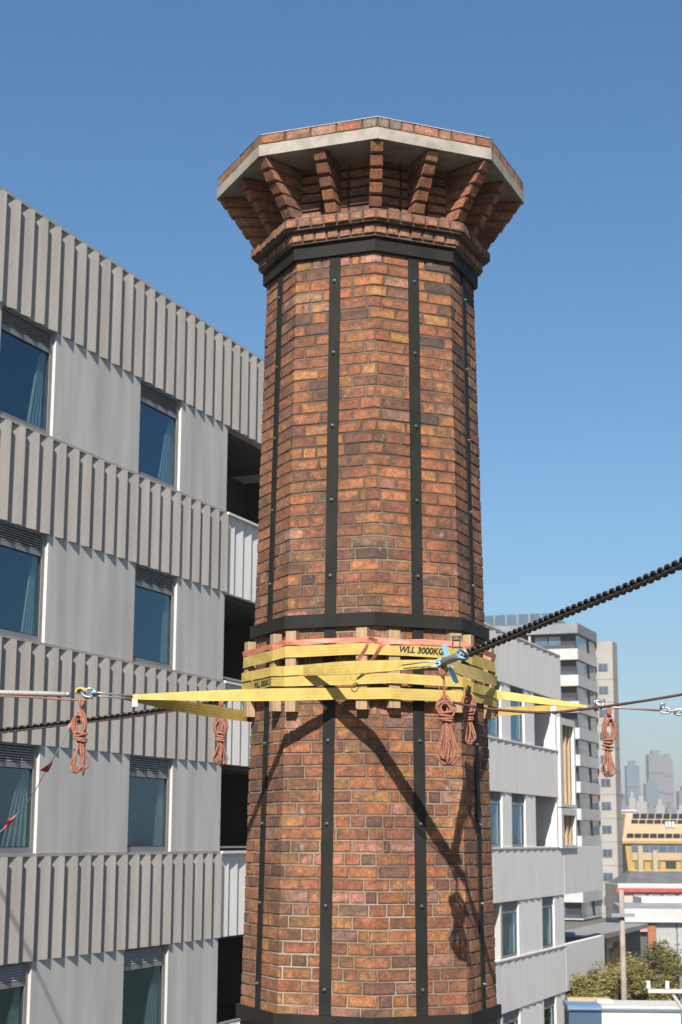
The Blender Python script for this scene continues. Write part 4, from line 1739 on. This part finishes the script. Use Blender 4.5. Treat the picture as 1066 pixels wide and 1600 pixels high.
for (px, h) in ((997, 3.0), (1020, 2.3)):
    p_ = at(px, 1360, ry + 5)
    tb(p_.x - rx0, p_.x - rx0 + 0.45, 4.6, 5.0, zg + 1.0, zg + 2.2 + h * .6, mat('chimney_pot', (0.42, 0.34, 0.24), None, rough=.9), 'flue', redb)

# white awning shop
wy = 120.0
px_m = wy / F
wx0, wx1 = at(974, 1430, wy).x, at(1130, 1430, wy).x
shop = thing('corner_shop', 'white fronted shop with a deep fascia, grey shutters and pink sign', 'shop', (wx0, wy, 0))
ww = wx1 - wx0
zt_, zb_ = at(1000, 1420, wy).z, at(1000, 1441, wy).z
tb(0, ww, 0, 0.35, zb_, zt_, SPAND, 'fascia', shop)
zu0, zu1 = at(1040, 1410.5, wy + 5).z, at(1040, 1402.5, wy + 5).z
m = MB()
m.hexa([(0.1, 0.36, zt_ - 0.3), (ww, 0.36, zt_ - 0.3), (ww, 5, zt_ - 0.3), (0.1, 5, zt_ - 0.3), (0.1, 0.36, zt_ - 0.06), (ww, 0.36, zt_ - 0.06), (ww, 5, zu0), (0.1, 5, zu0)])
m.build('roof', mat('grey_sheet_roof', (0.24, 0.26, 0.27), (0.30, 0.32, 0.33), 0.7, 0.6), shop)
tb((1022 - 974) * px_m, ww, 5.01, 8.8, zt_ - 0.24, zu1, WHITE, 'upper_wall', shop)
tb(0.1, ww, 0.6, 8.5, 0, zb_ - 0.002, mat('shop_dark', (0.07, 0.07, 0.075), (0.12, 0.12, 0.12), 0.8, 0.7), 'wall', shop)
tb((1012 - 974) * px_m, (1024 - 974) * px_m, 0.3, 0.598, 0, zb_ - 0.003, mat('orange_brick_pier', (0.30, 0.12, 0.06), (0.36, 0.16, 0.08), 3, 0.9), 'pier', shop)
for q in range(4):
    tb((1025 - 974) * px_m + q * 1.5, (1025 - 974) * px_m + q * 1.5 + 1.42, 0.45, 0.598, 0.1, zb_ - 0.003, mat('roller_shutter', (0.34, 0.35, 0.36), (0.40, 0.41, 0.42), 2, 0.6), 'shutter', shop)
sg = at(1003, 1449, wy).z
tb((993 - 974) * px_m, (1011 - 974) * px_m, 0.2, 0.29, sg - 0.30, sg + 0.30, mat('pink_sign', (0.62, 0.22, 0.22), (0.72, 0.32, 0.30), 2, 0.6), 'sign', shop)
tb((976 - 974) * px_m, (992 - 974) * px_m, 0.2, 0.29, sg + 0.05, sg + 0.45, mat('green_sign', (0.08, 0.28, 0.17), (0.12, 0.34, 0.22), 2, 0.6), 'sign', shop)

# grey flat roofed pavilion with timber framed window at the end of the balconies
PV = at(947, 1460, 66)
pav = thing('timber_pavilion', 'flat roofed dark pavilion with timber framed window past the white balcony', 'pavilion', (PV.x, PV.y, 0), ANG)
zr = at(947, 1458, 66).z
tb(-4, 7.0, -0.3, 1.6, zr - 0.12, zr + 0.06, mat('pavilion_roof', (0.22, 0.22, 0.22), (0.28, 0.28, 0.28), 1, 0.8), 'roof', pav)
WOODG = mat('golden_timber', (0.46, 0.32, 0.14), (0.56, 0.40, 0.19), 2, 0.7)
zlo = at(965, 1525, 68).z
fr = MB()
fr.quad_box(0.0, 0.45, 0, 0.35, zlo, zr - .122)
fr.quad_box(3.0, 3.35, 0, 0.35, zlo, zr - .122)
fr.quad_box(0.452, 2.998, 0, 0.35, zr - 0.42, zr - .122)
fr.quad_box(0.452, 2.998, 0, 0.35, zlo, zlo + 0.25)
fo = fr.build('window_frame', WOODG, pav)
tb(0.453, 2.997, 0.2, 0.25, zlo + .251, zr - .421, TGLASS, 'pane', fo)
for q in range(3):
    tb(0.8 + q * 0.65, 0.95 + q * 0.65, 0.05, 0.18, zlo + .252, zr - .9 + 0.1 * q, WOODG, 'mullion', fo)
tb(3.36, 6.9, 0.02, 1.5, 0, zr - .123, mat('charcoal_cladding', (0.05, 0.053, 0.06), (0.085, 0.088, 0.095), 0.7, 0.7), 'wall', pav)
tb(-4, 3.35, 0.36, 1.5, 0, zr - .124, VOID, 'wall', pav)
tb(-0.2, 6.5, -0.6, -0.02, zlo - 0.22, zlo - 0.03, WHITE, 'balcony_edge', pav)

# white and blue parapet building at the bottom right
by = 42.0
bx0, bx1 = at(889, 1580, by).x, at(1130, 1580, by).x
zbp = at(960, 1571, by).z
low = thing('parapet_building', 'white flat roofed building with dark blue left wall section, bottom right corner', 'building', (bx0, by, 0), R_(-3.0))
bw = bx1 - bx0
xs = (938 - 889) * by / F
BLUEW = mat('blue_wall', (0.035, 0.075, 0.14), (0.05, 0.095, 0.17), 0.6, 0.7)  # dark blue base colour over the left stretch of the wall
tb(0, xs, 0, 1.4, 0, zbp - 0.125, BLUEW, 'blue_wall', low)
tb(xs + .002, bw, 0, 1.4, 0, zbp - 0.125, WHITE, 'white_wall', low)
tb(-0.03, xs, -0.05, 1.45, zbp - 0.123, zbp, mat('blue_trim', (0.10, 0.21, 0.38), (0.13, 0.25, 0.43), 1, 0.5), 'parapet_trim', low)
tb(xs + .002, bw, -0.05, 1.45, zbp - 0.123, zbp, SPAND, 'parapet_trim', low)
tb(-0.02, bw, -0.08, -0.052, zbp - 0.09, zbp - 0.055, mat('gutter_blue', (0.20, 0.30, 0.42), None, rough=0.5), 'gutter', low)
tb(0.05, 1.1, 1.0, 1.4, zbp + .002, zbp + 0.07, mat('sand_block', (0.48, 0.36, 0.23), None, rough=.9), 'roof_block', low)
tb(0.75, 1.15, 0.7, 0.99, zbp + .003, zbp + 0.06, WHITE, 'roof_block', low)

# street pole in front of the trees
pp = at(971, 1390, 52)
m = MB()
m.tube([(0, 0, 0), (0, 0, 4), (0, 0, pp.z)], lambda t: 0.10 - 0.025 * t, 12)
pole = m.build('street_pole', mat('weathered_pole', (0.26, 0.22, 0.19), (0.36, 0.31, 0.27), 3, 0.9, 0.3, 20), None, True)
pole.location = (pp.x, 52, 0)
tag(pole, 'weathered timber street pole standing before the olive trees', 'pole')
m = MB()
for zq in (pp.z - 3.7, pp.z - 0.8):
    m.quad_box(-0.35, 0.35, -0.2, -0.12, zq, zq + 0.1)
m.build('bracket', SPGREY, pole)

# power pole cross arm at the right edge
cp = at(1075, 1555, 30)
xa = at(1012, 1550, 30)
arm = thing('power_pole', 'steel power pole at right edge with a pale cross arm and insulators', 'power pole', (cp.x, 30, 0))
m = MB()
m.tube([(0, 0.1, 0), (0, 0.1, cp.z + 0.3)], 0.12, 10)
m.build('pole', CHROME, arm, True)
za = at(1040, 1548.5, 30).z
tb(xa.x - cp.x, 0.9, -0.05, 0.05, za - 0.03, za + 0.03, LINEM, 'cross_arm', arm)
for px in (1013.5, 1043):
    x = at(px, 1545, 30).x - cp.x
    m = MB()
    m.tube([(x, 0, za + .031), (x, 0, za + 0.06), (x, 0, za + .09), (x, 0, za + .17)], lambda t: 0.045 if t < .4 else 0.034, 10)
    m.build('insulator', WHITE, arm, True)
m = MB()
m.tube([(at(1050, 1550, 30).x - cp.x, 0, za - .03), (0.0, 0.08, za - 0.45)], 0.03, 6)
m.build('brace', LINEM, arm)


# ---- trees: leaf sized faces spread in clumps
def leaf_mat(name, a, b):
    m, nt, bs = nodes_of(name)
    L = nt.links.new
    at_ = nt.nodes.new('ShaderNodeAttribute')
    at_.attribute_name = 'tint'
    L(at_.outputs['Color'], bs.inputs['Base Color'])
    bs.inputs['Roughness'].default_value = 0.6
    tr = nt.nodes.new('ShaderNodeBsdfTranslucent')
    L(at_.outputs['Color'], tr.inputs[0])
    mx = nt.nodes.new('ShaderNodeMixShader')
    mx.inputs[0].default_value = 0.3
    L(bs.outputs[0], mx.inputs[1])
    L(tr.outputs[0], mx.inputs[2])
    L(mx.outputs[0], nt.nodes['Material Output'].inputs[0])
    return m


LEAF = leaf_mat('leaf', None, None)
BARK = mat('bark', (0.10, 0.075, 0.055), (0.17, 0.13, 0.10), 8, 0.95, 0.5, 30)


def tree(label, x, y, h, rx, rz, seed, n=15000):
    q = random.Random(seed)
    root = thing('tree', label, 'tree', (x, y, 0), 0, 'olive green street trees')
    m = MB()
    m.tube(smooth_path([(0, 0, 0), (q.uniform(-.15, .15), 0, h * .25), (q.uniform(-.3, .3), 0, h * .5), (0, 0, h * .8)], 10), lambda t: 0.2 - 0.14 * t, 8)
    clumps = []
    for i in range(70):
        a, u = q.uniform(0, 2 * math.pi), q.uniform(-1, 1)
        rr = q.uniform(.35, 1.0) ** .6
        s_ = math.sqrt(1 - u * u)
        c = Vector((rx * rr * s_ * math.cos(a), rx * rr * s_ * math.sin(a), h - rz + rz * rr * u))
        clumps.append((c, q.uniform(.22, .52), q.uniform(.45, 1.45)))
    for c, r, b in clumps[:14]:
        m.tube(smooth_path([(0, 0, h * .45), c * .5 + Vector((0, 0, h * .28)), c], 7), lambda t: 0.07 - 0.055 * t, 5)
    m.build('trunk', BARK, root, True)
    cr = MB()
    for i in range(n):
        c, r, b = clumps[q.randrange(len(clumps))]
        d = Vector((q.gauss(0, 1), q.gauss(0, 1), q.gauss(0, 1))).normalized() * r * q.random() ** .45
        p = c + d
        ax = Vector((q.gauss(0, 1), q.gauss(0, 1), q.gauss(0, .6))).normalized()
        bx = ax.orthogonal().normalized()
        l, w = q.uniform(.045, .10), q.uniform(.016, .034)
        k = len(cr.v)
        cr.v += [tuple(p - ax * l), tuple(p + bx * w), tuple(p + ax * l), tuple(p - bx * w)]
        t = b * q.uniform(.65, 1.15)
        base_ = q.choice(((0.11, 0.105, 0.022), (0.15, 0.13, 0.03), (0.19, 0.145, 0.04), (0.06, 0.07, 0.018)))
        cr.t += [tuple(v * t for v in base_)] * 4
        cr.f.append((k, k + 1, k + 2, k + 3))
    cr.build('crown', LEAF, root)['kind'] = 'stuff'


for i, (px, ptop, Y, rx, rz, lab) in enumerate(((1050, 1474, 62, 1.7, 1.9, 'tallest olive tree at right edge below the shop'), (1010, 1492, 60, 1.7, 1.8, 'broad olive tree right of the street pole'),
                                            (950, 1520, 58, 1.25, 1.3, 'low olive tree left of the street pole, under the timber window'), (912, 1532, 56, 1.0, 1.1, 'small olive tree beside the white balcony parapet'),
                                            (1082, 1496, 57, 1.6, 1.7, 'olive tree cut off by the right edge, behind the power pole'), (984, 1512, 55, 1.2, 1.4, 'bushy olive tree just behind the street pole foot'))):
    p = at(px, ptop, Y)
    tree(lab, p.x, Y, p.z, rx, rz, 100 + i)

# ---- far skyline
SKY1 = mat('far_tower_grey', (0.12, 0.145, 0.18), (0.16, 0.185, 0.22), 0.01, 0.7)
SKY2 = mat('far_tower_blue', (0.09, 0.14, 0.19), (0.13, 0.18, 0.23), 0.01, 0.4)
SKY3 = mat('far_tower_mauve', (0.14, 0.145, 0.175), (0.18, 0.185, 0.215), 0.01, 0.7)
SKW = mat('far_white', (0.30, 0.30, 0.30), (0.36, 0.36, 0.36), 0.01, 0.8)
FY = 1400.0


def far(px0, px1, ptop, Yd, material, label, taper=0.0, mull=3):
    a, b, t = at(px0, 1300, Yd), at(px1, 1300, Yd), at((px0 + px1) / 2, ptop, Yd)
    w = b.x - a.x
    o = thing('skyscraper' if ptop < 1240 else 'far_building', label, 'skyscraper' if ptop < 1240 else 'building', (a.x, Yd, 0), 0, 'hazy buildings on the skyline')
    m = MB()
    k = taper * w
    m.hexa([(0, 0, 0), (w, 0, 0), (w, w, 0), (0, w, 0), (k, k, t.z), (w - k, k, t.z), (w - k, w - k, t.z), (k, w - k, t.z)])
    m.build('shaft', material, o)
    n = max(2, int(t.z / 14))
    for i in range(1, n):
        z = t.z * i / n
        tb(-0.15 + k * i / n, w + .15 - k * i / n, -0.5 + k * i / n, 0.4 + k * i / n, z, z + 1.6, SKY2 if material is not SKY2 else SKY1, 'floor_line', o)
    tb(w * .25, w * .75, w * .25, w * .75, t.z + .1, t.z + 4, material, 'plant_room', o)


far(966, 973, 1203, FY + 150, SKY1, 'thin hazy skyscraper just right of the beige tower')
far(982, 1002, 1196, FY, SKY2, 'second hazy skyscraper from the left with pale blue glass')
far(976, 1012, 1240, FY + 40, SKY1, 'broad low hazy block below the blue skyscraper')
far(1017, 1042, 1179, FY + 60, SKY3, 'tallest hazy skyscraper on the skyline')
far(1040, 1056, 1184, FY + 120, SKY3, 'hazy skyscraper joined to the right of the tallest one', 0.06)
far(1011, 1031, 1224, FY - 60, SKY2, 'lower bluish skyscraper standing before the tallest one')
far(1063, 1085, 1236, FY, SKY1, 'hazy skyscraper cut by the right edge of view')
qf = random.Random(77)
for i, (a, b, t, m_) in enumerate(((970, 983, 1258, SKY1), (984, 995, 1247, SKW), (996, 1012, 1252, SKW), (1012, 1026, 1262, SKY3), (1026, 1040, 1258, SKW), (1044, 1057, 1262, SKY1), (1058, 1080, 1266, SKW))):
    far(a, b, t, 1100 + i * 23, m_, ordinal[i] + ' low hazy building from the left along the foot of the skyline')

# ------------------------------------------------------------------ air
hz = MB().quad_box(-3100, 3100, -310, 5100, -1.0, 92.0)
haze = hz.build('haze', None)
haze['kind'] = 'stuff'
hm = bpy.data.materials.new('haze_air')
hm.use_nodes = True
hn = hm.node_tree
hn.nodes.clear()
ho = hn.nodes.new('ShaderNodeOutputMaterial')
pvn = hn.nodes.new('ShaderNodeVolumePrincipled')
pvn.inputs['Color'].default_value = (1.0, 0.97, 0.93, 1)
pvn.inputs['Anisotropy'].default_value = 0.3
pvn.inputs['Density'].default_value = 0.00032
hn.links.new(pvn.outputs[0], ho.inputs['Volume'])
haze.data.materials.append(hm)
